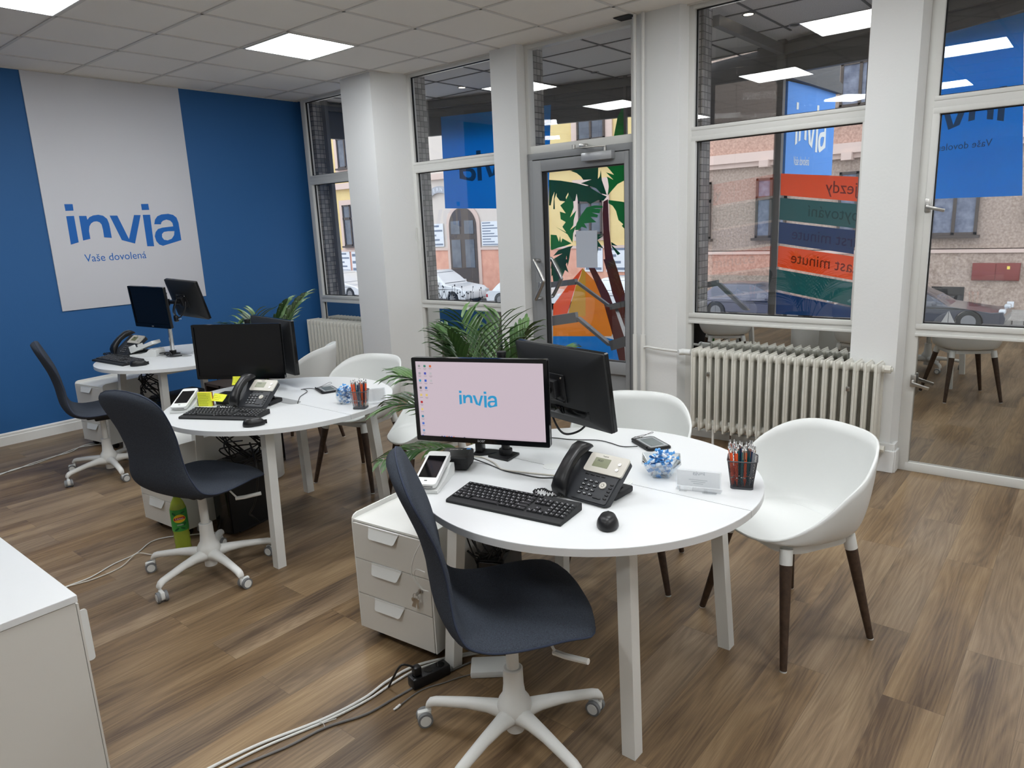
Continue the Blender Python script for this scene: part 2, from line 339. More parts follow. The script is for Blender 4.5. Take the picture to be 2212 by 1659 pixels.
# ------------------------------------------------------------------ windows in the inner wall (plane y = 0)
def window(n, x0, x1, mirror_x0=None, hand=None):
    """frame profile 35-45 mm; lower mirrored panel, main pane, transom pane"""
    root = struct(thing('window_%d' % n, None, None, (0, 0, 0)))
    del_keys = [k for k in ('label', 'category') if k in root]
    fr = MB(); a, b = -.035, .03
    fx = .04
    fr.span((x0-.045, a, 0), (x0+fx*.5, b, HC), bev=.004); fr.span((x1-fx*.5, a, 0), (x1+.02, b, HC), bev=.004)
    for z0, z1 in ((0, .055), (.868, .905), (2.145, 2.2), (HC-.03, HC)): fr.span((x0+.004, a-.001, z0), (x1-.004, b-.001, z1), bev=.003)
    # sash steps
    fr.span((x0, a-.008, .90), (x0+.035, b-.004, 2.15), bev=.003); fr.span((x1-.035, a-.008, .90), (x1, b-.004, 2.15), bev=.003)
    fr.span((x0+.003, a-.009, .898), (x1-.003, b-.002, .93), bev=.003); fr.span((x0+.003, a-.009, 2.12), (x1-.003, b-.002, 2.151), bev=.003)
    fr.span((x0+.002, a-.005, 2.19), (x1-.002, b-.003, 2.215), bev=.003); fr.span((x0+.002, a-.012, .855), (x1-.002, b-.003, .872), bev=.003)
    fr.build('window_frame', frame_white, root, smooth=30)
    gk = MB()
    for (p, q, z0, z1) in ((x0+.035, x1-.035, .93, 2.12), (x0+.02, x1-.02, 2.215, 2.965)):
        for c, d in (((p, z0), (p+.006, z1)), ((q-.006, z0), (q, z1)), ((p, z0), (q, z0+.006)), ((p, z1-.006), (q, z1))):
            gk.span((c[0], -.012, c[1]), (d[0], .005, d[1]))
    gk.build('gasket', gasket, root, smooth=0)
    g1 = MB().span((x0+.03, -.003, .925), (x1-.03, .001, 2.125)).build('pane', glass, root, smooth=0)
    g2 = MB().span((x0+.015, -.003, 2.21), (x1-.015, .001, 2.97)).build('pane', glass, root, smooth=0)
    mb = MB().span((x0+.012, -.012, .05), (x1-.012, -.002, .86)); mb.build('mirror_panel', mirror, root, smooth=0)
    bd = MB()
    for c, d in (((x0+.012, .05), (x0+.02, .86)), ((x1-.02, .05), (x1-.012, .86)), ((x0+.012, .05), (x1-.012, .058)), ((x0+.012, .852), (x1-.012, .86))):
        bd.span((c[0], -.018, c[1]), (d[0], -.010, d[1]))
    bd.build('bead', steel, root, smooth=0)
    if hand:
        for z in hand:
            h = MB(); h.box((x0+.015, a-.014, z), (.03, .012, .075), bev=.003); h.cyl((x0+.015, a-.02, z), (x0+.015, a-.05, z-.005), .009); h.box((x0+.06, a-.052, z-.02), (.1, .012, .02), rot=(0, R(15), 0), bev=.004)
            h.build('handle', steel, root)
    return root
window(1, .145, 1.21); window(2, 1.782, 2.86); window(3, 4.59, 5.73); window(4, 6.06, 7.35, hand=(1.62, .58))
hg = MB(); hg.cyl((1.775, -.045, 1.50), (1.775, -.045, 1.62), .009)
struct(hg.build('trim_6', frame_white))
# ------------------------------------------------------------------ glazed grey door
dr = struct(thing('door_1', None, None))
f = MB()
f.span((3.155, -.05, 0), (3.205, .04, 2.165), bev=.003); f.span((4.11, -.05, 0), (4.17, .04, 2.165), bev=.003); f.span((3.16, -.052, 2.115), (4.165, .038, 2.165), bev=.003)
f.build('door_frame', door_grey, dr)
f = MB(); f.span((3.155, -.04, 2.165), (4.17, .03, 2.225), bev=.004); f.span((3.155, -.04, 2.96), (4.17, .03, HC), bev=.003); f.span((3.15, -.041, 2.167), (3.185, .031, HC), bev=.003); f.span((4.12, -.041, 2.167), (4.17, .031, HC), bev=.003); f.build('transom_frame', frame_white, dr)
f = MB(); f.span((3.21, -.062, .01), (3.30, .03, 2.108), bev=.004); f.span((4.07, -.062, .01), (4.108, .03, 2.108), bev=.004); f.span((3.213, -.0605, 2.02), (4.105, .029, 2.1075), bev=.004)
f.span((3.21, -.06, .41), (4.108, .03, .51), bev=.004); f.span((3.21, -.06, .01), (4.108, .03, .1), bev=.004); f.span((3.28, -.03, .08), (4.09, .01, .43)); f.build('door_leaf', door_grey, dr)
f = MB()
for c, d in (((3.295, .505), (3.312, 2.025)), ((4.062, .505), (4.072, 2.025)), ((3.3, .505), (4.07, .515)), ((3.3, 2.012), (4.07, 2.025))): f.span((c[0], -.05, c[1]), (d[0], .0, d[1]))
f.build('gasket', gasket, dr, smooth=0)
MB().span((3.3, -.006, .51), (4.07, -.001, 2.02)).build('pane', glass, dr, smooth=0)
MB().span((3.18, -.006, 2.22), (4.125, -.001, 2.965)).build('pane', glass, dr, smooth=0)
f = MB(); f.box((3.86, -.09, 2.09), (.27, .055, .062), bev=.006); cl = f.build('door_closer', mat('closer_silver', srgb(176, 178, 180), .35, metal=.4), dr)
f = MB(); f.cyl((3.93, -.1, 2.12), (3.93, -.1, 2.15), .012); f.box((3.82, -.14, 2.155), (.25, .02, .008), rot=(0, 0, R(20)), bev=.002); f.box((3.76, -.11, 2.165), (.12, .02, .008), rot=(0, 0, R(-42)), bev=.002); f.cyl((3.705, -.18+.0, 2.15), (3.705, -.18, 2.18), .014); f.box((3.72, -.07, 2.178), (.05, .05, .03), bev=.003); f.build('closer_arm', steel, cl)
def vh(y, s):
    m = MB(); m.tube([(3.255, y, 1.31), (3.25, y+s*.06, 1.315), (3.262, y+s*.075, 1.30), (3.34, y+s*.08, 1.165), (3.34, y+s*.08, 1.13), (3.268, y+s*.075, 1.01), (3.255, y+s*.06, .995), (3.26, y, 1.0)], .0155, 12, smooth=5)
    return m
vh(-.06, -1).build('handle', steel, dr); vh(.03, 1).build('handle', steel, dr)
f = MB(); f.box((3.25, -.066, 1.1), (.03, .008, .06), bev=.003); f.cyl((3.25, -.068, 1.1), (3.25, -.075, 1.1), .008); f.build('lock', steel, dr)
for z in (1.72, 1.52, 1.0, .25): MB().cyl((4.135, -.055, z-.03), (4.135, -.055, z+.03), .011).build('hinge', door_grey, dr)

# heating pipes
hp = thing('heating_pipes', 'two white vertical heating pipes running to the ceiling beside the grey door', 'pipe')
MB().tube([(4.195, -.13, 0), (4.205, -.13, HC)], .0125, 12).build('pipe', white_metal, hp)
m = MB(); m.tube([(4.262, -.13, 0), (4.27, -.13, HC)], .0125, 12); m.cyl((4.263, -.13, .76), (4.263, -.13, 0), .02); m.build('pipe', white_metal, hp)
f = MB(); f.cyl((4.197, -.13, .76), (4.197, -.13, 0), .018); f.build('pipe_sleeve', white_metal, hp)
m = MB(); m.tube([(4.28, -.14, .665), (4.32, -.155, .675), (4.4, -.17, .67), (4.62, -.17, .662), (4.70, -.17, .66)], .009, 10, smooth=4); m.build('pipe', white_metal, hp)
m = MB(); m.tube([(4.28, -.14, .19), (4.4, -.17, .18), (4.70, -.17, .165)], .009, 10, smooth=4); m.build('pipe', white_metal, hp)

# ------------------------------------------------------------------ radiators
def section_mb():
    m = MB()   # local: section plane y-z, thickness along x; y 0 = back, -.16 = front
    H = .585
    for y in (-.028, -.132):
        m.box((0, y, H/2), (.034, .040, H-.06), bev=.014, seg=3)
    m.box((0, -.08, H-.035), (.036, .15, .062), bev=.017, seg=3); m.box((0, -.08, .035), (.036, .15, .062), bev=.017, seg=3)
    m.box((0, -.080, H/2), (.010, .168, H+.004), bev=.004)          # thin raised web
    m.cyl((-.031, -.08, H-.04), (.031, -.08, H-.04), .026, seg=16); m.cyl((-.031, -.08, .04), (.031, -.08, .04), .026, seg=16)
    return m
def radiator(label, x0, n, y, z0, feet=True):
    t = thing('radiator', label, 'radiator', (x0, y, z0))
    s0 = section_mb().build('section', rad_white, t, smooth=40, loc=(.03, 0, 0))
    for k in range(1, n):
        c = s0.copy(); COL.objects.link(c); c.parent = t; c.location = (.03+k*.0595, 0, 0)
    L_ = n*.0595
    m = MB(); m.cyl((L_, -.08, .545), (L_+.035, -.08, .545), .024, seg=8); m.cyl((L_+.035, -.08, .545), (L_+.045, -.08, .545), .012); m.build('plug', rad_white, t)
    m = MB(); m.cyl((L_, -.08, .04), (L_+.03, -.08, .04), .022, seg=8); m.build('plug', rad_white, t)
    return t, L_
r1, L1 = radiator('white cast-iron column radiator under the window between two pillars, right of the door', 4.69, 21, -.09, .118)
m = MB(); m.cyl((-.075, -.08, .545), (-.015, -.08, .545), .022, seg=12); m.cyl((-.075, -.08, .545), (-.1, -.11, .545), .024, .02, seg=12); m.cyl((-.015, -.08, .545), (.01, -.08, .545), .014); m.build('valve', white_plastic, r1)
m = MB(); m.cyl((-.03, -.08, .045), (.01, -.08, .045), .017, seg=8); m.build('valve', white_metal, r1)
for x in (.18, .72): MB().cyl((x, -.12, -.118), (x, -.12, .04), .009, seg=10).build('foot', white_metal, r1)
MB().cyl((.32, -.15, -.118), (.32, -.15, .03), .005, seg=8).build('foot', dark_wood, r1)
for x in (.16, 1.07): MB().box((x, -.172, .42 if x < .5 else .42), (.02, .014, .03), bev=.003).build('bracket', steel, r1)
r2, L2 = radiator('white cast-iron radiator in the corner against the blue wall', .07, 17, -.07, .09)
m = MB(); m.cyl((-.06, -.08, .545), (.0, -.08, .545), .02, seg=10); m.build('valve', white_plastic, r2)
for x in (.2, .8): MB().cyl((x, -.08, -.09), (x, -.08, .04), .01, seg=8).build('foot', white_metal, r2)

# ------------------------------------------------------------------ wall panel and logo
pn = thing('wall_panel', 'tall pale panel on the blue wall carrying the blue invia logo', 'sign')
MB().span((.0, -2.60, 1.047), (.012, -1.305, HC-.003), bev=.002).build('board', panel_grey, pn)
m = MB(); Mx = frame_mat((.0125, -2.342, 1.543), (0, 1, 0), (0, 0, 1)) @ Matrix.Diagonal((.32, .32, 1, 1)); logo(m, Mx, 0, .0015); m.build('logo', logo_blue, pn, smooth=0)
m = MB(); text_mesh(m, 'Vaše dovolená', .094, frame_mat((.0125, -2.355, 1.452), (0, 1, 0), (0, 0, 1)) @ Matrix.Diagonal((.96, 1, 1, 1))); m.build('lettering', logo_blue, pn, smooth=0)

# ------------------------------------------------------------------ ceiling lamps
lamp_m = mat('led_panel', (1, 1, 1, 1), .5, emit=(.95, .98, 1, 1), es=LAMP)
lt = thing('ceiling_lamp', 'square LED panel in the ceiling grid, the one seen whole', 'ceiling lamp', (0, 0, HC), 0, None)
m = MB()
for a, b in (((-.298, -.298), (.298, -.286)), ((-.298, .286), (.298, .298)), ((-.298, -.286), (-.286, .286)), ((.286, -.286), (.298, .286))): m.span((a[0], a[1], -.004), (b[0], b[1], .006))
m.build('lamp_frame', white_metal, lt, smooth=0)
MB().span((-.287, -.287, -.001), (.287, .287, .005)).build('diffuser', lamp_m, lt, smooth=0)
tile = lambda i, j: (GX0+G*(i+.5), GY0+G*(j+.5), HC)
lt.location = tile(3, 1)
dup(lt, tile(3, -2), 0, 'square LED panel cut off at the top left corner of the photo')
for x_, y_ in ((4.08, -2.97), (5.22, -1.33), (5.76, -3.21), (5.18, -5.36), tile(3, -5)[:2], tile(12, -2)[:2], tile(12, -5)[:2], tile(12, 1)[:2]):
    dup(lt, (x_, y_, HC), 0, 'square LED panel in the ceiling, seen only as a reflection in the window panes', 'LED panels out of view')

# hatch with missing tile by the pipes
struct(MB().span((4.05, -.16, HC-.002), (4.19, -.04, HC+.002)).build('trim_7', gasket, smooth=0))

# ------------------------------------------------------------------ desks
def desk(cx, cy, label, slot, group='round two-part desks', parts=True):
    t = thing('desk', label, 'desk', (cx, cy, 0), 0, group); Rr = .6
    for sgn, a0 in ((1, 0), (-1, 180)):
        m = MB(); P = circ(Rr, 48, 0, 0, a0+.15, a0+179.85)
        z0, z1 = .706, .73
        m.prism(P, z0, z1-.001); m.prism([(x*.9985, y*.9985) for x, y in P], z1-.001, z1)
        m.build('tabletop', white_lam, t, smooth=30)
    for sx, sy in ((1, 1), (1, -1), (-1, 1), (-1, -1)):
        m = MB(); q0 = (sx*.385, sy*.355, 0); q1 = (sx*.345, sy*.315, .706); d = .023
        vs = [(q[0]+a*d, q[1]+b*d, q[2]) for q in (q0, q1) for a, b in ((-1, -1), (1, -1), (1, 1), (-1, 1))]
        m.add(vs, [(0, 3, 2, 1), (4, 5, 6, 7), (0, 1, 5, 4), (1, 2, 6, 5), (2, 3, 7, 6), (3, 0, 4, 7)]); m.build('leg', white_metal, t, smooth=0)
    m = MB()
    for s in (-1, 1): m.span((-.36, s*.315-.02, .666), (.36, s*.315+.02, .706)); m.span((s*.345-.02, -.33, .666), (s*.345+.02, .33, .706))
    m.build('frame', white_metal, t, smooth=0)
    if slot == 'round':
        m = MB()
        for x in (-.155, .145): m.prism(circ(.036, 32, x, 0), .7302, .7318); m.prism(circ(.028, 32, x, 0), .7318, .7326)
        m.build('cable_cap', white_plastic, t, smooth=0)
    else:
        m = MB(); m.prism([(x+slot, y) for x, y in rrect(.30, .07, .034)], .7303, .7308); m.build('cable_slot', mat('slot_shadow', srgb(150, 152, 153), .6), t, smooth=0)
    return t
D1 = (5.55, -2.83); D2 = (3.50, -2.75); D3 = (1.41, -2.29)
desk(*D1, 'nearest round white desk, with the screen that is switched on', 'round')
desk(*D2, 'middle round white desk, with the yellow sticky notes', .0)
desk(*D3, 'farthest round white desk, in front of the blue wall', -.02)

# ------------------------------------------------------------------ swivel chairs
def shell(prof, th, nx=22, rows=46, e=2.4, Rf=.07, Rb=.10):
    """upholstered shell: prof rows (y, z, halfwidth, dish)"""
    P = [Vector((p[0], p[1], p[2])) for p in prof]; D = [p[3] for p in prof]
    pts = []
    for k in range(rows):
        u = k/(rows-1)*(len(P)-1); i = min(int(u), len(P)-2); t = u-i
        p0, p1, p2, p3 = P[max(i-1, 0)], P[i], P[i+1], P[min(i+2, len(P)-1)]
        q = .5*((2*p1)+(p2-p0)*t+(2*p0-5*p1+4*p2-p3)*t*t+(3*p1-p0-3*p2+p3)*t**3)
        d = D[i]*(1-t)+D[i+1]*t; pts.append([q.x, q.y, q.z, d])
    s = [0]
    for a, b in zip(pts, pts[1:]): s.append(s[-1]+math.hypot(b[0]-a[0], b[1]-a[1]))
    T = s[-1]; top = []; bot = []; edge = []
    for i, p in enumerate(pts):
        def cf(d, Rr): return 1 if d >= Rr else max(0.02, (1-(1-d/Rr)**e))**(1/e)
        wf = cf(s[i], Rf)*cf(T-s[i], Rb)
        tf = (cf(s[i]+.001, .02)*cf(T-s[i]+.001, .02))
        a = pts[max(i-1, 0)]; b = pts[min(i+1, rows-1)]
        ty, tz = b[0]-a[0], b[1]-a[1]; l = math.hypot(ty, tz); ny, nz = tz/l, -ty/l   # normal
        if nz < 0 or (abs(nz) < .5 and ny < 0): pass
        ny, nz = -tz/l*-1, ty/l*-1
        # front side normal: for the seat up (+z), for the back forward (+y)
        fy, fz = tz/l, -ty/l
        r0 = []; r1 = []
        for k in range(nx+1):
            c = -1+2*k/nx; c = math.sin(c*PI/2); x = p[2]*wf*c
            h = th/2*tf*(1-abs(c)**3.5)**.5 if abs(c) < 1 else 0
            off = p[3]*(abs(c)**2.2)
            r0.append((x, p[0]+fy*(off+h), p[1]+fz*(off+h))); r1.append((x, p[0]+fy*(off-h), p[1]+fz*(off-h)))
            if k == nx: edge.append((i, Vector((x, p[0]+fy*off, p[1]+fz*off))))
        top.append(r0); bot.append(r1)
    m = MB(); rows_ = [a+b[::-1] for a, b in zip(top, bot)]
    m.grid(rows_, closed=True); n = len(rows_[0])
    m.f.append(list(range(n))); m.mi.append(0); m.f.append(list(range(len(m.v)-n, len(m.v)))); m.mi.append(0)
    R_ = [e_[1] for e_ in edge]; L_ = [Vector((-v.x, v.y, v.z)) for v in R_]
    return m, R_+L_[::-1]
PROF = [(.232, .458, .225, .0), (.195, .474, .240, .0), (.12, .480, .250, .004), (.04, .470, .254, .010), (-.05, .462, .252, .014), (-.12, .468, .248, .016), (-.178, .495, .242, .018), (-.208, .55, .228, .02),
        (-.217, .61, .205, .02), (-.224, .68, .194, .02), (-.243, .77, .206, .02), (-.270, .85, .218, .018), (-.300, .93, .220, .014), (-.318, .985, .212, .01)]
def swivel(cx, cy, face, base, label, first=None, lever=1):
    t = thing('swivel_chair', label, 'chair', (cx, cy, 0), R(face-90), 'swivel chairs')
    b0 = base-(face-90)
    sh, ed = shell(PROF, .050); sh.build('seat_shell', navy_fab, t, smooth=60)
    m = MB(); m.tube(ed, .0032, 6, closed=True); m.build('piping', mat('navy_piping', srgb(44, 52, 70), .9), t)
    m = MB(); m.box((0, .01, .434), (.17, .22, .03), bev=.012); m.box((0, .03, .412), (.12, .16, .03), bev=.01); m.build('mechanism', black_soft, t)
    m = MB(); m.tube([(.05, .05, .412), (.09, .09, .408), (.115, .112, .362)], .0045, 8); m.tube([(.108, .108, .360), (.14, .135, .362), (.198, .188, .372)], .0095, 8); m.build('lever', white_metal, t)
    m = MB(); m.cyl((0, 0, .22), (0, 0, .42), .020, seg=24); m.build('column', white_metal, t)
    m = MB(); m.cyl((0, 0, .035), (0, 0, .10), .029, .029, seg=28); m.lathe([(.001, .258), (.028, .258), (.0315, .255), (.0325, .20), (.037, .165), (.050, .145), (.056, .125), (.050, .098), (.030, .092)], 32, cap0=False); m.build('hub', white_metal, t)
    for k in range(5):
        a = R(b0+72*k); mx = Matrix.Rotation(a, 4, 'Z')
        m = MB(); rows = []
        for x, z, w_, h in ((.02, .128, .032, .066), (.05, .130, .029, .058), (.09, .127, .024, .046), (.16, .119, .0205, .036), (.24, .107, .0185, .032), (.278, .101, .018, .032), (.296, .095, .017, .036), (.306, .082, .015, .026), (.308, .066, .0135, .004)):
            rows.append([(x, w_*math.cos(q)*1.0, z-h/2+h/2*math.sin(q)) if abs(math.cos(q)) < .99 else (x, w_*math.cos(q), z-h/2+h/2*math.sin(q)) for q in [2*PI*j/12+PI/12 for j in range(12)]])
        m.grid(rows, closed=True, M=mx); n = len(m.v); m.f += [list(range(12)), list(range(n-12, n))]; m.mi += [0, 0]
        lg = m.build('leg', white_metal, t, smooth=50)
        ca = R(b0+72*k+35+31*k); c = Vector((.300*math.cos(a), .300*math.sin(a), 0)); q = Vector((math.cos(ca), math.sin(ca), 0)); s_ = Vector((-q.y, q.x, 0))
        w0 = c+q*.018+Vector((0, 0, .025))
        m = MB()
        for sg in (-1, 1): m.cyl(w0+s_*sg*.010, w0+s_*sg*.023, .0253, seg=24)
        m.build('wheel', grey_caster, lg)
        m = MB()
        for sg in (-1, 1): m.cyl(w0+s_*sg*.0225, w0+s_*sg*.0245, .0185, seg=20)
        m.cyl(w0-s_*.010, w0+s_*.010, .019, seg=16); m.box(w0+Vector((0, 0, .010)), (.045, .019, .034), rot=(0, 0, ca), bev=.005); m.cyl(c+Vector((0, 0, .045)), c+Vector((0, 0, .075)), .0065); m.build('caster_housing', white_plastic, lg)
    return t
swivel(5.60, -3.345, 51, 202.5, 'nearest blue-grey swivel chair, at the desk whose screen is on')
swivel(3.64, -3.33, 100, 213.7, 'middle blue-grey swivel chair, its back turned to the camera, beside the tea bottle')
swivel(1.55, -2.975, 74, 208, 'farthest blue-grey swivel chair, seen from the side against the blue wall')

# ------------------------------------------------------------------ white tub chairs
def tub_chair(cx, cy, face, label):
    t = thing('tub_chair', label, 'chair', (cx, cy, 0), R(face-90), 'white tub chairs')
    def pt(th, s):
        # th: 0 = back, 180 = front ; s 0..1 from seat centre to rim
        a = R(th); sx = math.sin(a); cy_ = -math.cos(a)
        ex = lambda v, p: math.copysign(abs(v)**p, v)
        S = Vector((.205*ex(sx, .75), .205*ex(cy_, .75) + .0, .455))          # seat edge
        f = (1+math.cos(a))/2                                               # 1 back .. 0 front
        g = f**.92
        rimz = .448+.345*(3*g*g-2*g*g*g)
        if th > 90: rimz = .448+.345*(3*g*g-2*g*g*g)
        out = .085*math.sin(a)**2*(1 if th < 130 else max(0, 1-(th-130)/50)) + .02
        Rm = Vector((sx*(.212+.072*min(1, f*1.9)**1.2), cy_*(.225+.035*f) , rimz))
        Rm.x = ex(sx, .86)*(.214+.075*min(1, f*1.6)*(1-.25*max(0, f-.6)/.4))
        Rm.y = cy_*.235 if cy_ > 0 else ex(cy_, .95)*.285
        if s < .5:
            u = s/.5; c = Vector((0, .0, .438)); p = c.lerp(S, u); p.z = .438+.010*u**3; return p
        u = (s-.5)/.5; S = Vector((S.x, S.y, .448)); C1 = Vector((S.x*1.13, S.y*1.13 if cy_ < 0 else S.y*1.06, .45)); C2 = Vector((Rm.x*.985, Rm.y*.97, .448+(rimz-.448)*.45))
        return S*(1-u)**3+C1*3*u*(1-u)**2+C2*3*u*u*(1-u)+Rm*u**3
    rows = []
    for j in range(1, 25):
        s = j/24; rows.append([])
        for k in range(72):
            th = 360*k/72; q = pt(th if th <= 180 else 360-th, s)
            if th > 180: q = Vector((-q.x, q.y, q.z))
            rows[-1].append(q[:])
    m = MB(); m.grid(rows, closed=True); n = len(m.v); m.v.append((0, 0, .438))
    for k in range(72): m.f.append([k, (k+1) % 72, n]); m.mi.append(0)
    o = m.build('shell', white_plastic, t, smooth=80)
    sd = o.modifiers.new('th', 'SOLIDIFY'); sd.thickness = .009; sd.offset = 0; sd.use_rim = True
    m = MB(); m.tube([(x, y+.01, .4462) for x, y in rrect(.35, .33, .12, 8)], .0024, 6, closed=True); m.build('seat_ridge', white_plastic, t)
    m = MB(); rr = rrect(.36, .33, .09, 6); inner = rrect(.30, .27, .07, 6); m.prism(rr, .405, .432, holes=[inner]); m.build('under_frame', white_plastic, t)
    for sx, sy, fx, fy in ((1, 1, .245, .215), (-1, 1, .245, .215), (1, -1, .215, .225), (-1, -1, .215, .225)):
        a = Vector((sx*.155, sy*.145, .425)); b = Vector((sx*fx, sy*fy, .004)); mid = a.lerp(b, .13)
        m = MB(); m.cyl(a, mid, .0235, .0228, seg=20); m.build('leg_socket', white_plastic, t)
        m = MB(); m.cyl(mid, b, .0222, .0125, seg=20, mi=0); lg = m.build('leg', dark_wood, t)
        m = MB(); m.cyl(b, b-Vector((0, 0, .004)), .0125, seg=14); m.build('glide', white_plastic, lg)
    return t
tub_chair(6.06, -2.20, 240, 'white tub chair nearest the camera, right of the pen cup')
tub_chair(5.29, -2.12, -75, 'white tub chair behind the nearest desk, its back towards the radiator')
tub_chair(3.97, -2.12, 242, 'white tub chair between the middle desk and the switched-on screen')
tub_chair(3.22, -2.02, -80, 'white tub chair behind the middle desk, facing its pen cup')
tub_chair(2.24, -1.80, 215, 'white tub chair at the farthest desk, in front of the corner radiator')

# ------------------------------------------------------------------ drawer pedestals
def pedestal(x, y, rz, label, keys=False, w_=.40, d=.50, top=.515):
    t = thing('drawer_pedestal', label, 'drawer unit', (x, y, 0), R(rz), 'rolling drawer pedestals')   # origin = front left corner
    m = MB(); z0 = .05
    def side(xx):
        P = [(0, z0), (d, z0), (d, top+.02), (.03, top+.02), (.012, top+.014), (.003, top+.004), (0, top-.01)]
        m.prism(P, xx, xx+.006, 0, frame_mat((0, 0, 0), (0, 1, 0), (0, 0, 1)))
    side(0); side(w_-.006); m.span((.006, .004, top-.008), (w_-.006, d, top)); m.span((.006, d-.006, z0), (w_-.006, d, top)); m.span((.006, .02, z0), (w_-.006, d, z0+.01)); m.build('body', white_metal, t, smooth=20)
    h = (top-.01-z0)/3
    for k in range(3):
        a = z0+h*k+.0015; b = z0+h*(k+1)-.0015
        m = MB(); m.span((.008, -.002, a), (w_-.008, .016, b), bev=.0015); dw = m.build('drawer', ped_grey, t, smooth=20)
        hx = .175; m = MB(); P = [(-.075, 0), (.075, 0), (.062, -.044), (.056, -.050), (-.056, -.050), (-.062, -.044)] if False else [(-.078, 0), (.078, 0), (.060, -.040), (.052, -.045), (-.066, -.045), (-.072, -.040)]
        m.prism(P, 0, .0018, 0, frame_mat((hx, -.003, b-.002), (1, 0, 0), (0, .30, .95))); m.prism([(-.078, -.005), (.078, -.005), (.078, .002), (-.078, .002)], -.001, .004, 0, frame_mat((hx, -.002, b), (1, 0, 0), (0, 0, 1)))
        m.build('handle', white_plastic, dw, smooth=0)
    for px, py in ((.06, .06), (w_-.06, .06), (.06, d-.06), (w_-.06, d-.06)):
        m = MB(); m.cyl((px-.012, py, .022), (px+.012, py, .022), .022, seg=18); m.box((px, py, .044), (.03, .03, .012)); m.build('caster', black_pl, t)
    if keys:
        kx = w_-.055; kz = z0+h*2-.055
        m = MB(); m.cyl((kx, -.002, kz), (kx, -.008, kz), .010, seg=16); m.build('lock', steel, t)
        m = MB(); m.box((kx, -.02, kz), (.004, .026, .012), bev=.001); m.tube([(kx+.012*math.cos(a_)-.008, -.026, kz-.012+.012*math.sin(a_)) for a_ in [R(30*q) for q in range(12)]], .0012, 6, closed=True)
        for dx, ry in ((-.012, .25), (.0, -.1), (-.02, .5)): m.box((kx+dx, -.026, kz-.045), (.008, .002, .03), rot=(0, ry, 0)); m.cyl((kx+dx, -.024, kz-.028), (kx+dx, -.028, kz-.028), .009, seg=12)
        kk = m.build('keys', steel, t); kk['label'] = 'steel keys on a ring hanging in the lock'
    return t
pedestal(4.724, -3.262, 5.5, 'nearest white three-drawer pedestal, with keys hanging in the lock', True)
pedestal(2.765, -3.262, 4, 'middle white three-drawer pedestal, half hidden behind the tea bottle')
pedestal(.60, -2.80, 8, 'farthest white three-drawer pedestal, beside the blue wall')

# white cabinet, bottom left
t = thing('cabinet', 'white cabinet at the lower left corner of the photo, cut off by the frame', 'cabinet', (4.922, -4.291, 0))
m = MB(); m.span((-1.0, -.42, .05), (0, -.002, .70), bev=.001); m.build('body', ped_grey, t, smooth=0)
m = MB(); m.span((-1.0, -.43, .702), (.004, .004, .722), bev=.002); m.build('top', white_lam, t, smooth=20)
m = MB(); m.span((-.99, -.41, 0), (-.02, -.03, .05)); m.build('plinth', white_metal, t, smooth=0)
for k in range(2):
    m = MB(); m.span((-.5*k-.497, 0, .06), (-.5*k-.003, .006, .695), bev=.001); dd = m.build('door', ped_grey, t, smooth=0)
    m = MB(); m.prism(rrect(.15, .02, .008), 0, .004, 0, frame_mat((-.5*k-.01 if k == 0 else -.5*k-.02, .014, .615-.02), (0, 0, 1), (0, 1, 0))); m.build('handle', white_plastic, dd, smooth=0)

# ------------------------------------------------------------------ monitors on desk arms
def monitor_mb(w_, h_, bez=.014, chin=.018):
    fr = MB(); fr.prism(rrect(w_, h_, .006), 0, .016, 0, frame_mat((0, 0, 0), (1, 0, 0), (0, 0, 1)), holes=[[(x+0, y+(chin-bez)/2) for x, y in rrect(w_-2*bez, h_-bez-chin, .001, 1)]])
    bk = MB(); P0 = rrect(w_-.002, h_-.002, .006); P1 = rrect(w_-.03, h_-.03, .02); P2 = rrect(w_*.62, h_*.62, .03)
    Mx = frame_mat((0, 0, 0), (1, 0, 0), (0, 0, 1))
    rows = [[(x, y, -.004) for x, y in P0], [(x, y, -.014) for x, y in P0], [(x, y, -.024) for x, y in P1], [(x, y-.01, -.040) for x, y in P2]]
    rows.insert(0, [(x*.98, y*.98, -.004) for x, y in P0])
    bk.grid(rows, closed=True, M=Mx); n = len(P0); N = len(bk.v); bk.f.append(list(range(N-n, N))); bk.mi.append(0); bk.f.append(list(range(n))); bk.mi.append(0)
    return fr, bk, bez, chin
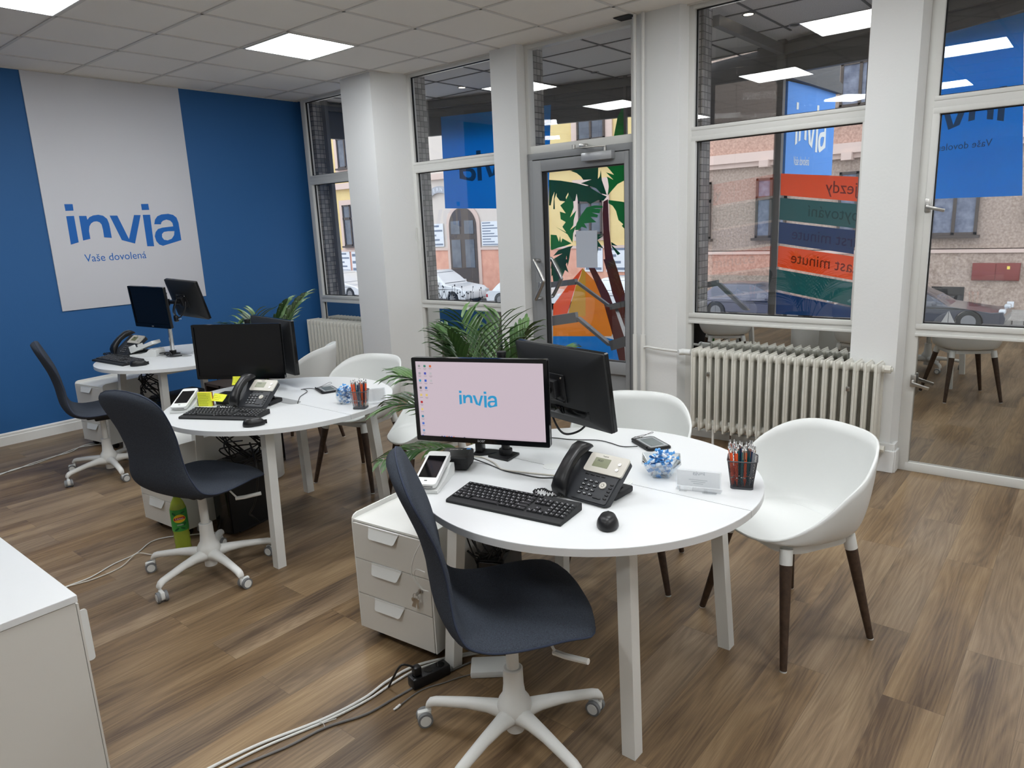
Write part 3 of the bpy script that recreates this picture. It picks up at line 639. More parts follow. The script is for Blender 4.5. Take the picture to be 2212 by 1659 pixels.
def monitor(pos, yaw, tilt, roll, w_, h_, label, screen, on=False, back=False, logo_txt=None, chin=.018, bez=.014):
    t = thing('monitor', label, 'monitor', pos); t.rotation_euler = (Matrix.Rotation(R(yaw), 3, 'Z') @ Matrix.Rotation(R(tilt), 3, 'X') @ Matrix.Rotation(R(roll), 3, 'Y')).to_euler()
    fr, bk, bez, chin = monitor_mb(w_, h_, bez, chin)      # screen faces local -Y, frame_mat normal is -Y
    fr2 = MB(); fr2.add(fr.v, fr.f, 0, Matrix.Translation((0, .012, 0))); fr2.build('bezel', black_gloss, t, smooth=30)
    b2 = MB(); b2.add(bk.v, bk.f, 0, Matrix.Translation((0, .008, 0))); cas = b2.build('casing', black_soft, t, smooth=30)
    sw, sh_ = w_-2*bez, h_-bez-chin; cz = (chin-bez)/2
    s = MB(); s.span((-sw/2, .0005, cz-sh_/2), (sw/2, .004, cz+sh_/2)); s.build('screen', screen, t, smooth=0)
    if logo_txt:
        q = MB(); text_mesh(q, logo_txt[0], logo_txt[1], frame_mat((0, -.0045, -h_/2+chin*.32), (1, 0, 0), (0, 0, 1)), align='CENTER'); q.build('badge', mat('badge_grey', srgb(170, 172, 174), .4), t, smooth=0)
    # vesa plate, screws, socket recess, sticker
    q = MB(); q.box((0, .052, .0), (.115, .008, .115), bev=.004); q.box((0, .066, 0), (.05, .03, .07), bev=.006); q.tube([(-.05, .06, -.05), (.03, .075, -.02), (.05, .06, .05)], .004, 6, smooth=5); q.build('mount_plate', black_pl, t)
    for a in (-.045, .045):
        for b in (-.045, .045): MB().cyl((a, .055, b), (a, .059, b), .0045, seg=10).build('screw', chrome, t)
    if back:
        q = MB(); q.box((-.03, .040, -h_*.30), (w_*.55, .016, .045), bev=.006); q.box((.0, .047, -h_*.30), (.05, .012, .03), bev=.002); q.build('port_bay', black_gloss, t)
        q = MB(); q.box((0, .0335, h_*.40), (w_*.8, .002, .003)); q.build('groove', gasket, t)
    return t
scr_on = mat('lit_screen', srgb(20, 18, 20), .3, emit=srgb(206, 190, 200), es=.92)
scr_off = mat('dark_screen', srgb(10, 11, 14), .16)
m1 = monitor((5.263, -3.068, 1.016), 19, -.5, -.6, .51, .307, 'switched-on monitor showing the blue invia logo on a pale screen', scr_on, logo_txt=('acer', .017))
q = MB(); Mx = frame_mat((-.061, -.0003, -.023), (1, 0, 0), (0, 0, 1)) @ Matrix.Diagonal((.0475, .0475, 1, 1)); logo(q, Mx, 0, .0008)
q = q.build('screen_logo', mat('screen_logo_blue', srgb(10, 40, 60), .4, emit=srgb(48, 148, 196), es=.95), m1, smooth=0)
ic = [(.0, srgb(150, 150, 150)), (1, srgb(60, 130, 110)), (2, srgb(210, 110, 60)), (0, srgb(160, 160, 165)), (1, srgb(70, 80, 180)), (2, srgb(190, 185, 190)), (0, srgb(60, 150, 180)), (1, srgb(50, 90, 190)), (2, srgb(190, 185, 190)), (0, srgb(90, 90, 90)), (1, srgb(60, 110, 180)), None, (0, srgb(225, 195, 110)), (1, srgb(225, 195, 110)), None, (0, srgb(180, 30, 40)), None, None, (0, srgb(225, 200, 130)), None, None, (0, srgb(40, 130, 160)), None, None, (0, srgb(70, 110, 200)), None, None, (0, srgb(110, 150, 190))]
icm = {}; iq = {}
for k, c in enumerate(ic):
    if not c: continue
    cx, rz = -.5*.482+.014+.022*(k % 3), .122-.0265*(k//3)
    kk = tuple(round(v, 3) for v in c[1]); iq.setdefault(kk, MB()).prism(rrect(.0085, .0085, .0015, 2), 0, .0005, 0, frame_mat((cx, -.0001, rz), (1, 0, 0), (0, 0, 1)))
    iq.setdefault('t', MB()).span((cx-.006, -.0003, rz-.010), (cx+.006, 0, rz-.0088)); 
    if k % 2: iq['t'].span((cx-.004, -.0003, rz-.013), (cx+.004, 0, rz-.0121))
iq['t'].span((-.241+.003, -.0003, -.1315), (.241-.003, 0, -.1311))
for j, x in enumerate((-.155, -.145, -.135, -.127, -.117, -.108, -.066, -.232)): iq.setdefault(('b', j % 3), MB()).prism(rrect(.0055, .0055, .001, 2), 0, .0005, 0, frame_mat((x, -.0001, -.1365), (1, 0, 0), (0, 0, 1)))
for j, x in enumerate((.196, .203, .210, .217)): iq['t'].span((x-.0018, -.0004, -.138), (x+.0018, 0, -.135))
iq['t'].span((.224, -.0004, -.1355), (.236, 0, -.1345)); iq['t'].span((.224, -.0004, -.1385), (.236, 0, -.1375)); iq['t'].span((-.101, -.0004, -.1372), (-.076, 0, -.1358)); iq['t'].span((-.222, -.0004, -.137), (-.214, 0, -.136))
pal = {('b', 0): srgb(50, 60, 90), ('b', 1): srgb(60, 90, 190), ('b', 2): srgb(200, 90, 60), 't': srgb(140, 130, 140)}
mb = MB(); mm = []
for k, b_ in iq.items():
    c = pal.get(k) if k in pal else (k[0], k[1], k[2], 1); mi = len(mm); mm.append(mat('icon_%d' % mi, (.02, .02, .02, 1), .4, emit=c, es=.9)); mb.add(b_.v, b_.f, mi)
mb.build('screen_icons', mm, m1, smooth=0)
m2 = monitor((5.33, -2.642, 1.004), 180-13.2, -8.4, 0, .51, .307, 'black monitor seen from behind, right of the switched-on screen', scr_off, back=True)
m3 = monitor((3.098, -2.747, .966), 32.1, -.6, .3, .54, .32, 'dark monitor on the middle desk, with yellow notes stuck below it', scr_off, logo_txt=('acer', .014))
m4 = monitor((3.076, -2.487, .970), 180-7.4, -.4, 0, .533, .321, 'black monitor turned away on the middle desk, mostly hidden behind the dark screen', scr_off, back=True)
m5 = monitor((1.363, -2.455, 1.12), 15.1, 6.1, 2.3, .375, .315, 'dark squarish monitor on the farthest desk, facing its swivel chair', scr_off, logo_txt=('acer', .012), chin=.03)
m6 = monitor((1.361, -2.145, 1.155), 180+7.8, -18.1, -3.9, .375, .315, 'squarish monitor on the farthest desk seen from behind, with a plug dangling from it', scr_off, back=False)
def arm(px, py, za, mons, label, h=1.08, pole=black_pl, foot=True):
    t = thing('screen_stand', label, 'monitor stand', (px, py, .731), 0, 'desk monitor arms')
    q = MB(); q.cyl((0, 0, .003), (0, 0, h-.731), .0165, seg=20); q.build('pole', pole, t)
    q = MB(); q.cyl((0, 0, h-.731), (0, 0, h-.731+.012), .0185, seg=20); q.build('pole_cap', black_soft, t)
    q = MB(); q.prism([(-.05, -.05), (.05, -.05), (.035, .04), (-.035, .04)], 0, .008); q.cyl((0, 0, .008), (0, 0, .03), .026); q.build('clamp', black_pl, t)
    for mo in mons:
        b = Vector(mo.location)-Vector((px, py, .731)); bk = mo.matrix_basis.to_3x3() @ Vector((0, .075, 0)); e = b+bk
        s_ = Vector((0, 0, e.z)); el = (s_+e)/2+Vector((-.10, .0, 0)) if (e-s_).length < .22 else (s_+e)/2+Vector((-.03, 0, 0))
        q = MB(); q.cyl(s_-Vector((0, 0, .025)), s_+Vector((0, 0, .025)), .024); q.tube([s_, el, e], .015, 10); q.cyl(el-Vector((0, 0, .025)), el+Vector((0, 0, .025)), .019); q.build('arm', black_pl, t)
    return t
bpy.context.view_layer.update()
arm(5.17, -2.83, 1.0, (m1, m2), 'black two-screen arm clamped to the nearest desk', 1.135)
arm(2.98, -2.60, 1.0, (m3, m4), 'black two-screen arm clamped to the middle desk', 1.118)
arm(1.30, -2.30, 1.1, (m5, m6), 'chrome pole arm holding the two squarish monitors on the farthest desk', 1.2, chrome)

# ------------------------------------------------------------------ keyboards, mice, phones
DZ = .7306
key_m = mat('key_caps', srgb(34, 35, 37), .45); key_mark = mat('key_legends', srgb(190, 192, 195), .5)
def keyboard(x, y, rz, label, zt=DZ, sc=1):
    t = thing('keyboard', label, 'keyboard', (x, y, zt), R(rz), 'black keyboards'); t.scale = (sc, sc, sc)
    m = MB(); Pf = [(-.071, 0), (.069, 0), (.071, .004), (.071, .022), (.067, .026), (.045, .0235), (-.066, .0115), (-.071, .008)]
    m.prism(Pf, -.215, .215, 0, frame_mat((0, 0, 0), (0, 1, 0), (0, 0, 1))); m.build('body', black_soft, t, smooth=20)
    km = MB(); mk = MB(); rnd = random.Random(3)
    tilt = math.atan2(.0235-.0115, .111)
    def key(cx, cy, w_, d_=.0155):
        z = .0115+(cy+.066)*math.tan(tilt)+.002; T = Matrix.Translation((cx, cy, z)) @ Matrix.Rotation(tilt, 4, 'X')
        a, b = w_/2, d_/2; vs = [(-a, -b, -.002), (a, -b, -.002), (a, b, -.002), (-a, b, -.002), (-a*.84, -b*.8, .0035), (a*.84, -b*.8, .0035), (a*.84, b*.86, .0035), (-a*.84, b*.86, .0035)]
        km.add(vs, [(4, 5, 6, 7), (0, 1, 5, 4), (1, 2, 6, 5), (2, 3, 7, 6), (3, 0, 4, 7)], 0, T)
        if w_ < .09:
            mk.add([(-a*.5, 0, .0037), (-a*.5+.0028, 0, .0037), (-a*.5+.0028, b*.5, .0037), (-a*.5, b*.5, .0037)], [(0, 1, 2, 3)], 0, T)
            if rnd.random() < .5: mk.add([(a*.1, -b*.5, .0037), (a*.1+.002, -b*.5, .0037), (a*.1+.002, -b*.1, .0037), (a*.1, -b*.1, .0037)], [(0, 1, 2, 3)], 0, T)
    p = .0187
    rows = [(.044, [1]*13 + [2]), (.026, [1.5]+[1]*12+[1.5]), (.008, [1.75]+[1]*11+[2.25]), (-.010, [1.25]+[1]*11+[2.75]), (-.028, []), ]
    for q, (cy, ws) in enumerate(((.040, [1]*13+[2]), (.0225, [1.5]+[1]*12+[1.5]), (.005, [1.75]+[1]*11+[2.25]), (-.0125, [1.25]+[1]*11+[2.75]), (-.030-.0, [1.4, 1.1, 1.2, 6.1, 1.2, 1.1, 1.2, 1.7]))):
        cx = -.208
        for w_ in ws: key(cx+w_*p/2, cy-.008, w_*p-.0015); cx += w_*p
    for k in range(16): key(-.208+.0075+k*.0187, .052, .013, .008)
    for k in range(3):
        for cy in (.032, .0145): key(.089+.0187*k, cy, .0165)
        key(.089+.0187*k, -.038, .0165)
    key(.1077, -.0205, .0165)
    for k in range(4):
        for cy in (.032, .0145, -.003, -.0205, -.038): key(.149+.0187*k, cy, .0165)
    km.build('keys', key_m, t, smooth=0); mk.build('key_legends', key_mark, t, smooth=0)
    return t
def mouse(x, y, rz, label, zt=DZ, sc=1):
    t = thing('computer_mouse', label, 'mouse', (x, y, zt), R(rz), 'black mice'); t.scale = (sc, sc, sc)
    m = MB(); rows = []
    for j in range(9):
        s = j/8; zz = .004+.034*math.sin(s*PI/2); rr = math.cos(s*PI/2)**.55 if s < 1 else .02
        rows.append([((.0305+(.003 if math.sin(a) < 0 else -.001))*rr*math.cos(a), .052*rr*math.sin(a), zz*(1-.35*max(0, math.sin(a))*s*0+0)-(.006*math.sin(a)*rr*s)) for a in [2*PI*k/32 for k in range(32)]])
    rows.insert(0, [(p[0]*.93, p[1]*.95, .0) for p in rows[0]])
    m.grid(rows, closed=True); n = len(m.v); m.f.append(list(range(n-32, n))); m.mi.append(0); m.f.append(list(range(32))); m.mi.append(0)
    m.build('body', black_pl, t, smooth=70)
    MB().cyl((-.003, .030, .024), (.003, .030, .024), .009, seg=16).build('scroll_wheel', black_soft, t)
    MB().box((0, .045, .012), (.0008, .03, .02)).build('button_gap', gasket, t, smooth=0)
    return t
phone_body = mat('phone_charcoal', srgb(46, 48, 52), .5); phone_silver = mat('phone_silver_bezel', srgb(196, 192, 182), .4); lcd = mat('lcd_green', srgb(118, 122, 92), .35); lcd_dark = mat('lcd_digits', srgb(40, 44, 30), .5)
def phone(x, y, rz, label, zt=DZ, sc=1):
    t = thing('desk_phone', label, 'telephone', (x, y, zt), R(rz), 'black office telephones'); t.scale = (sc, sc, sc)
    # origin: middle of the front edge; face tilts 42 degrees
    a = R(37); F = Matrix.Translation((0, -.005, .006)) @ Matrix.Rotation(a, 4, 'X')       # local x right, y up the face, z normal
    m = MB(); m.prism([(x_, y_+.092) for x_, y_ in rrect(.208, .186, .012)], -.020, .004, 0, F); m.prism([(x_+.033, y_+.09) for x_, y_ in rrect(.136, .176, .008)], .004, .008, 0, F); m.build('body', phone_body, t, smooth=30)
    m = MB(); m.prism([(x_+.034, y_+.144) for x_, y_ in rrect(.150, .074, .009)], .006, .013, 0, F); m.build('display_bezel', phone_silver, t, smooth=30)
    m = MB(); m.prism([(x_+.014, y_+.146) for x_, y_ in rrect(.060, .036, .002)], .013, .0136, 0, F); d = m.build('display', lcd, t, smooth=0)
    m = MB(); text_mesh(m, '10:21', .011, F @ Matrix.Translation((-.006, .150, .0137)))
    m.build('display_digits', lcd_dark, d, smooth=0)
    m = MB(); text_mesh(m, 'Yealink', .008, F @ Matrix.Translation((.006, .170, .0131)))
    m.build('badge', lcd_dark, t, smooth=0)
    m = MB()
    for q in range(2): m.cyl(F @ Vector((.082, .152-.022*q, .012)), F @ Vector((.082, .152-.022*q, .0155)), .0055, seg=16)
    m.build('line_button', steel, t)
    m = MB(); mk = MB()
    for r_ in range(4):
        for c_ in range(3):
            m.box((-.010+.021*c_, .024+.0165*r_, .009), (.014, .0085, .005), M=F, bev=.002)
            mk.box((-.012+.021*c_, .024+.0165*r_, .0118), (.0025, .005, .0006), M=F); mk.box((-.007+.021*c_, .024+.0165*r_, .0118), (.004, .0015, .0006), M=F)
    for c_ in range(4): m.box((-.018+.021*c_, .098, .009), (.015, .005, .004), M=F, bev=.0015)
    for r_ in range(5): m.box((.089, .022+.0135*r_, .009), (.012, .006, .005), M=F, bev=.002)
    m.box((.060, .018, .009), (.03, .006, .004), M=F, bev=.002); m.build('keypad', black_pl, t, smooth=20); mk.build('key_legends', key_mark, t, smooth=0)
    m = MB(); m.prism(circ(.0125, 24, .060, .066), .006, .012, 0, F, holes=[circ(.006, 16, .060, .066)]); m.prism(circ(.0045, 16, .060, .066), .006, .0125, 0, F); m.build('navigation_key', phone_silver, t, smooth=30)
    # handset on the left: bowed bar lying on the face
    hp_ = MB(); rows = []
    H = [(-.004, .002, .026, .012), (.006, .014, .030, .020), (.03, .026, .028, .022), (.06, .036, .024, .018), (.1, .041, .023, .0165), (.14, .037, .024, .018), (.165, .030, .028, .022), (.192, .018, .029, .018), (.202, .006, .026, .012)]
    for yy, zz, w_, th in H:
        rows.append([(F @ Vector((-.074+w_*math.copysign(abs(math.cos(q))**.7, math.cos(q)), yy, zz+.012+th*math.copysign(abs(math.sin(q))**.7, math.sin(q)))))[:] for q in [2*PI*k/20 for k in range(20)]])
    hp_.grid(rows, closed=True); n = len(hp_.v); hp_.f += [list(range(20)), list(range(n-20, n))]; hp_.mi += [0, 0]; hp_.build('handset', black_pl, t, smooth=60)
    m = MB(); m.box((.02, .115, .012), (.150, .11, .022), bev=.006); m.box((.02, .115, .045), (.12, .012, .08), rot=(R(30), 0, 0), bev=.004); m.build('stand', black_soft, t)
    pts = []
    path = spline([Vector(p) for p in ((-.088, .0, .012), (-.115, -.015, .010), (-.15, -.005, .009), (-.165, -.035, .009), (-.13, -.05, .009), (-.09, -.035, .009), (-.06, -.012, .012))], 14)
    for i, p in enumerate(path): q = i*1.5; pts.append(p+Vector((.0034*math.cos(q), .0034*math.sin(q)*.6, .0034*math.sin(q))))
    m = MB(); m.tube(pts, .0028, 6); m.build('coiled_cord', gasket, t)
    return t
keyboard(5.512, -3.208, 7, 'black keyboard on the nearest desk'); keyboard(3.545, -3.11, 26, 'black keyboard on the middle desk')
keyboard(1.235, -2.69, 3, 'black keyboard on the farthest desk', sc=1.13)
mouse(5.845, -3.165, 30, 'black mouse on the nearest desk'); mouse(3.845, -3.125, -28, 'black mouse on the middle desk'); mouse(1.57, -2.68, -28, 'black mouse on the farthest desk', sc=1.12)
phone(5.672, -3.055, -2, 'black desk phone on the nearest desk, with silver display'); phone(3.50, -2.955, 20, 'black desk phone on the middle desk'); phone(.95, -2.55, 5, 'black desk phone on the farthest desk', sc=1.13)

# ------------------------------------------------------------------ card terminals
def terminal(x, y, rz, label, device=True, zt=DZ, sc=1):
    t = thing('card_terminal', label, 'card reader', (x, y, zt), R(rz)); t.scale = (sc, sc, sc)
    side = [(-.10, 0), (.10, 0), (.105, .02), (.10, .045), (.07, .052), (.05, .046), (.03, .030), (-.02, .018), (-.09, .014), (-.104, .012)]
    m = MB(); m.prism(side, -.046, .046, 0, frame_mat((0, 0, 0), (0, 1, 0), (0, 0, 1))); b = m.build('dock', white_plastic, t, smooth=30)
    if device:
        F = Matrix.Translation((0, -.098, .020)) @ Matrix.Rotation(R(16), 4, 'X')
        m = MB(); m.prism([(a, c+.098) for a, c in rrect(.082, .200, .012)], 0, .016, 0, F); m.prism([(a, c+.165) for a, c in rrect(.078, .06, .01)], -.012, 0, 0, F); m.build('reader', white_plastic, t, smooth=30)
        m = MB(); m.prism([(a, c+.103) for a, c in rrect(.066, .130, .003)], .016, .0168, 0, F); m.build('touch_screen', black_gloss, t, smooth=0)
        m = MB(); m.box((0, -.0025, .006), (.06, .002, .002), M=F); m.box((0, .02, .0163), (.01, .004, .001), M=F); m.build('card_slot', gasket, t, smooth=0)
    else:
        F = Matrix.Translation((0, -.098, .022)) @ Matrix.Rotation(R(19), 4, 'X')
        m = MB(); m.prism([(a, c+.098) for a, c in rrect(.088, .196, .008)], 0, .022, 0, F, holes=[[(a, c+.11) for a, c in rrect(.058, .13, .004)]]); m.box((.036, .03, .03), (.014, .05, .03), M=F, bev=.003); m.box((-.036, .03, .03), (.014, .05, .03), M=F, bev=.003); m.build('cradle', white_plastic, t, smooth=30)
        m = MB(); m.span((-.03, .05, .002), (.03, .17, .006), M=F); m.build('contacts', black_gloss, t, smooth=0)
    return t
terminal(5.145, -3.20, 27, 'white card terminal with black screen on the nearest desk'); terminal(3.20, -3.135, 42, 'white card terminal on the middle desk, left of the sticky notes')
terminal(1.17, -2.44, -62, 'empty white card terminal cradle on the farthest desk', device=False, sc=1.15)
# mini computer
t = thing('mini_computer', 'small black mini computer left of the switched-on monitor foot', 'computer', (5.085, -3.02, DZ), R(30))
m = MB(); m.box((0, 0, .028), (.112, .119, .050), bev=.007, seg=3); m.build('case', black_soft, t)
m = MB(); m.box((0, 0, .0534), (.104, .110, .0012), bev=.0005); m.build('lid', black_gloss if False else black_pl, t)
m = MB(); text_mesh(m, 'GIGABYTE', .011, Matrix.Translation((-.034, .030, .0541))); m.build('lettering', phone_silver, t, smooth=0)
MB().box((.040, .042, .0543), (.016, .012, .0006)).build('sticker', mat('sticker_blue', srgb(70, 130, 190), .5), t, smooth=0)
m = MB()
for k in range(6): m.box((-.04+.013*k, -.0605, .026), (.009, .002, .005), bev=.0005)
m.build('ports', gasket, t, smooth=0)
# foot plate of the screen arm
t = thing('stand_foot', 'black wedge-shaped monitor foot on the nearest desk', 'stand', (5.075, -2.845, DZ), R(25))
m = MB(); m.prism([(-.04, -.05), (.01, -.03), (.085, .005), (.09, .015), (.03, .03), (-.04, .035)], 0, .008); m.box((-.02, -.0, .03), (.03, .05, .05), bev=.006); m.build('foot_plate', black_pl, t)
# cup with a rolled slip
t = thing('paper_cup', 'small white cup beside the card terminal on the nearest desk', 'cup', (5.075, -3.13, DZ))
m = MB(); m.lathe([(.024, 0), (.031, .068), (.0325, .069), (.031, .066), (.0235, .004), (.001, .004)], 32, cap1=True); m.build('cup_body', white_plastic, t)
m = MB()
for k in range(5): m.box((-.004+.0, -.0262-.0013*k, .012+.01*k), (.014-.002*(k % 2), .0006, .002))
m.build('printing', mat('print_grey', srgb(120, 120, 122), .6), t, smooth=0)

# ------------------------------------------------------------------ pen cups with pens
mesh_m = mat('mesh_metal', srgb(74, 76, 80), .45, metal=.2)
pen_cols = {'orange': mat('pen_orange', srgb(232, 92, 44), .5), 'teal': mat('pen_teal', srgb(28, 96, 104), .5), 'grey': mat('pen_grey', srgb(130, 136, 142), .45), 'navy': mat('pen_navy', srgb(30, 52, 84), .5)}
def pen_cup(x, y, label, meshy, rz=0):
    t = thing('pen_cup', label, 'pen holder', (x, y, DZ), R(rz)); H = .092
    b, a = (.035, .047) if meshy else (.031, .041); H = .098 if meshy else H
    def ring(r, z): return [(px, py, z) for px, py in rrect(2*r, 2*r, r*.32, 4)]
    if meshy:
        m = MB(); n = 28; rws = 26
        # woven wall: thin diagonal wires on the four tapered faces
        P0 = rrect(2*b, 2*b, b*.32, 5); P1 = rrect(2*a, 2*a, a*.32, 5); Nn = len(P0)
        def wall(u, v):
            u = (u % 1)*Nn; i = int(u) % Nn; f_ = u-int(u); j = (i+1) % Nn
            p = Vector(P0[i]).lerp(Vector(P0[j]), f_); q = Vector(P1[i]).lerp(Vector(P1[j]), f_); r_ = p.lerp(q, v); return (r_.x, r_.y, .004+v*(H-.006))
        # even parameter by length
        import bisect
        L_ = [0]
        for i in range(Nn): L_.append(L_[-1]+(Vector(P1[i])-Vector(P1[(i+1) % Nn])).length)
        def wl(u, v):
            s_ = (u % 1)*L_[-1]; i = min(bisect.bisect_right(L_, s_)-1, Nn-1); f_ = (s_-L_[i])/(L_[i+1]-L_[i]+1e-9); return wall((i+f_)/Nn, v)
        K = 72
        for k in range(K):
            for sg in (1, -1):
                pts = [wl(k/K+sg*v*.42/4*1.1, v) for v in [q/10 for q in range(11)]]
                m.tube(pts, .00062, 3)
        m.build('mesh_wall', mesh_m, t, smooth=0)
    else:
        m = MB(); m.grid([ring(b, .004), ring(a, H)], closed=True); sd = m.build('wall', mat_glass('smoked_plastic', tint=(.62, .64, .66, 1), k=1.3), t, smooth=30)
    m = MB(); P = [Vector(p) for p in ring(a, H)]; m.tube(P, .0022, 8, closed=True); m.build('rim', mesh_m, t)
    m = MB(); m.prism(rrect(2*b+.003, 2*b+.003, b*.32), 0, .007); m.build('base', mesh_m, t, smooth=20)
    return t
def pen(cup, lx, ly, tx, ty, colr, label, group, proto={}):
    c = Vector(cup.location); a = c+Vector((lx, ly, .0085+random.uniform(0, .004))); d = Vector((tx-lx, ty-ly, .10)).normalized()
    if colr not in proto:
        t = thing('ballpoint_pen', label, 'pen', a, 0, group)
        m = MB(); m.lathe([(.0012, 0), (.002, .008), (.0042, .018), (.0052, .03), (.0052, .05), (.0048, .055), (.0048, .112), (.0042, .118)], 14); m.build('barrel', pen_cols[colr], t)
        m = MB(); m.lathe([(.0042, .118), (.0046, .119), (.0046, .126), (.003, .128), (.0026, .136), (.0016, .139)], 12); m.box((0, .0062, .108), (.0028, .0012, .034)); m.box((0, .005, .124), (.0028, .003, .003)); m.build('clicker', chrome, t)
        m = MB(); m.lathe([(.0053, .028), (.0056, .030), (.0053, .032)], 14); m.build('ring', chrome, t)
        proto[colr] = t
    else: t = dup(proto[colr], a, 0, label, group)
    t.rotation_euler = d.to_track_quat('Z', 'Y').to_euler(); t.location = a
    t.rotation_euler.rotate_axis('Z', R(random.uniform(0, 360)))
    return t
pc1 = pen_cup(6.045, -2.645, 'black wire-mesh pen cup on the nearest desk', True, 20)
pc2 = pen_cup(4.035, -2.635, 'smoked clear pen cup on the middle desk', False, 30)
seq = ['orange', 'teal', 'orange', 'navy', 'orange', 'grey', 'teal', 'orange', 'navy', 'teal', 'orange', 'orange', 'teal', 'grey', 'orange', 'navy', 'teal', 'orange', 'teal', 'orange', 'navy', 'orange', 'teal', 'orange']
k = 0
for i in range(5):
    for j in range(5):
        if (i, j) in ((2, 2),): continue
        lx, ly = (i-2)*.0132+random.uniform(-.0022, .0022)+.0028*((j % 2)*2-1), (j-2)*.0132+random.uniform(-.0022, .0022); ca, sa = math.cos(R(20)), math.sin(R(20))
        tx, ty = lx*1.22+random.uniform(-.006, .006), ly*1.22+random.uniform(-.006, .006)
        c = seq[(k*7) % len(seq)]; k += 1
        pen(pc1, lx*ca-ly*sa, lx*sa+ly*ca, tx*ca-ty*sa, tx*sa+ty*ca, c, '%s click pen among the pens in the black mesh cup' % c, '%s pens in the mesh cup' % c)
cols2 = ['orange', 'orange', 'navy', 'teal', 'grey', 'orange', 'orange', 'navy', 'orange']
for k, c in enumerate(cols2):
    lx, ly = (k % 3-1)*.016+random.uniform(-.002, .002)+(.004*(k//3-1)), (k//3-1)*.017
    pen(pc2, lx, ly, lx*1.35+random.uniform(-.006, .006), ly*1.35, c, '%s click pen in the smoked clear cup on the middle desk' % c, '%s pens in the clear cup' % c)

# ------------------------------------------------------------------ sweets
cw = mat('candy_white', srgb(236, 240, 246), .3); cbl = mat('candy_blue', srgb(96, 166, 226), .3)
sweet0 = None
def sweet(p, rot, label, group):
    global sweet0
    if sweet0 is None:
        t = thing('wrapped_sweet', label, 'sweet', p, 0, group)
        m = MB(); rows = []
        for x_, r_ in ((-.010, .002), (-.009, .0058), (-.004, .0078), (.004, .0078), (.009, .0058), (.010, .002)): rows.append([(x_, r_*math.cos(q), r_*.8*math.sin(q)) for q in [2*PI*j/10 for j in range(10)]])
        m.grid(rows, closed=True); m.box((0, .0, .0062), (.009, .008, .0008), 1); m.build('wrapper', [cw, cbl], t, smooth=50)
        for s_ in (-1, 1):
            m = MB(); n = 9; r0 = [(s_*.0095, .002*math.cos(2*PI*j/n), .002*math.sin(2*PI*j/n)) for j in range(n)]; r1_ = [(s_*(.018+.003*(j % 2)), .0105*math.cos(2*PI*j/n), .006*math.sin(2*PI*j/n)+.002*(j % 2)) for j in range(n)]
            m.grid([r0, r1_], closed=True); m.build('twist', cbl, t, smooth=0)
        sweet0 = t
    else: t = dup(sweet0, p, 0, label, group)
    t.location = p; t.rotation_euler = rot; return t
gl_bowl = mat_glass('bowl_glass', tint=(.90, .93, .95, 1), k=3)
t = thing('glass_bowl', 'square clear glass bowl of wrapped sweets on the nearest desk', 'bowl', (5.775, -2.70, DZ), R(28))
m = MB(); a0, a1 = .030, .067
m.grid([[(x_, y_, z_) for x_, y_ in rrect(2*r_, 2*r_, .006, 3)] for r_, z_ in ((.001, .0), (a0, .0), (a1, .062), (a1-.003, .062), (a0-.001, .005), (.001, .005))], closed=True); m.build('bowl_body', gl_bowl, t, smooth=20)
rs = random.Random(11)
def heap(cx, cy, r0, r1_, h0, h1, n, label, group, zmin=.012):
    for k in range(n):
        v = (k+.5)/n; z = zmin+(h1-zmin)*v; rr = r0+(r1_-r0)*min(1, z/h0); rr *= (1 if z < h0 else max(.25, 1-(z-h0)/(h1-h0+.02))); a_ = k*2.4; q = rr*math.sqrt(rs.uniform(.05, 1))*.85
        sweet((cx+q*math.cos(a_), cy+q*math.sin(a_), DZ+z), (rs.uniform(-.6, .6), rs.uniform(-.7, .7), rs.uniform(0, 6.28)), label, group)
heap(5.775, -2.70, .018, .052, .062, .084, 42, 'white and blue wrapped sweet heaped in the square glass bowl', 'sweets in the square bowl')
t = thing('glass_jar', 'round clear glass of wrapped sweets on the middle desk', 'bowl', (3.878, -2.612, DZ))
m = MB(); m.lathe([(.001, 0), (.030, 0), (.043, .018), (.048, .04), (.045, .062), (.040, .078), (.038, .078), (.0425, .062), (.0455, .04), (.041, .02), (.028, .006), (.001, .006)], 36, cap0=False, cap1=False); m.build('jar_body', gl_bowl, t, smooth=50)
heap(3.878, -2.612, .020, .036, .06, .092, 30, 'white and blue wrapped sweet heaped in the round glass', 'sweets in the round glass', .016)

# card holders
def holder(x, y, rz, label, txt=True):
    t = thing('card_holder', label, 'sign holder', (x, y, DZ), R(rz))
    m = MB(); F = Matrix.Translation((0, .0, .012)) @ Matrix.Rotation(R(14), 4, 'X')
    m.box((0, 0, .034), (.147, .002, .068), M=F); m.box((0, .005, .034), (.147, .0015, .068), M=F); m.span((-.0735, -.002, 0), (.0735, .03, .0025)); m.box((0, -.003, .006), (.147, .002, .014)); m.span((-.06, -.016, 0), (-.035, 0, .002)); m.span((.015, -.016, 0), (.06, 0, .002)); m.build('acrylic', clear, t, smooth=0)
    m = MB(); m.box((0, .0025, .034), (.138, .0006, .060), M=F); cd = m.build('card', mat('card_paper', srgb(248, 249, 250), .7), t, smooth=0)
    if txt:
        m = MB(); L2_ = F @ frame_mat((.026, .0019, .045), (-1, 0, 0), (0, 0, 1)); logo(m, F @ frame_mat((.018, .0019, .047), (-1, 0, 0), (0, 0, 1)) @ Matrix.Diagonal((.0125, .0125, 1, 1)), 0, .0002)
        for q in range(3): m.box((0, .0018, .03-.007*q), (.06-.014*q, .0002, .0018), M=F)
        m.build('printing', mat('faint_print', srgb(196, 200, 204), .7), cd, smooth=0)
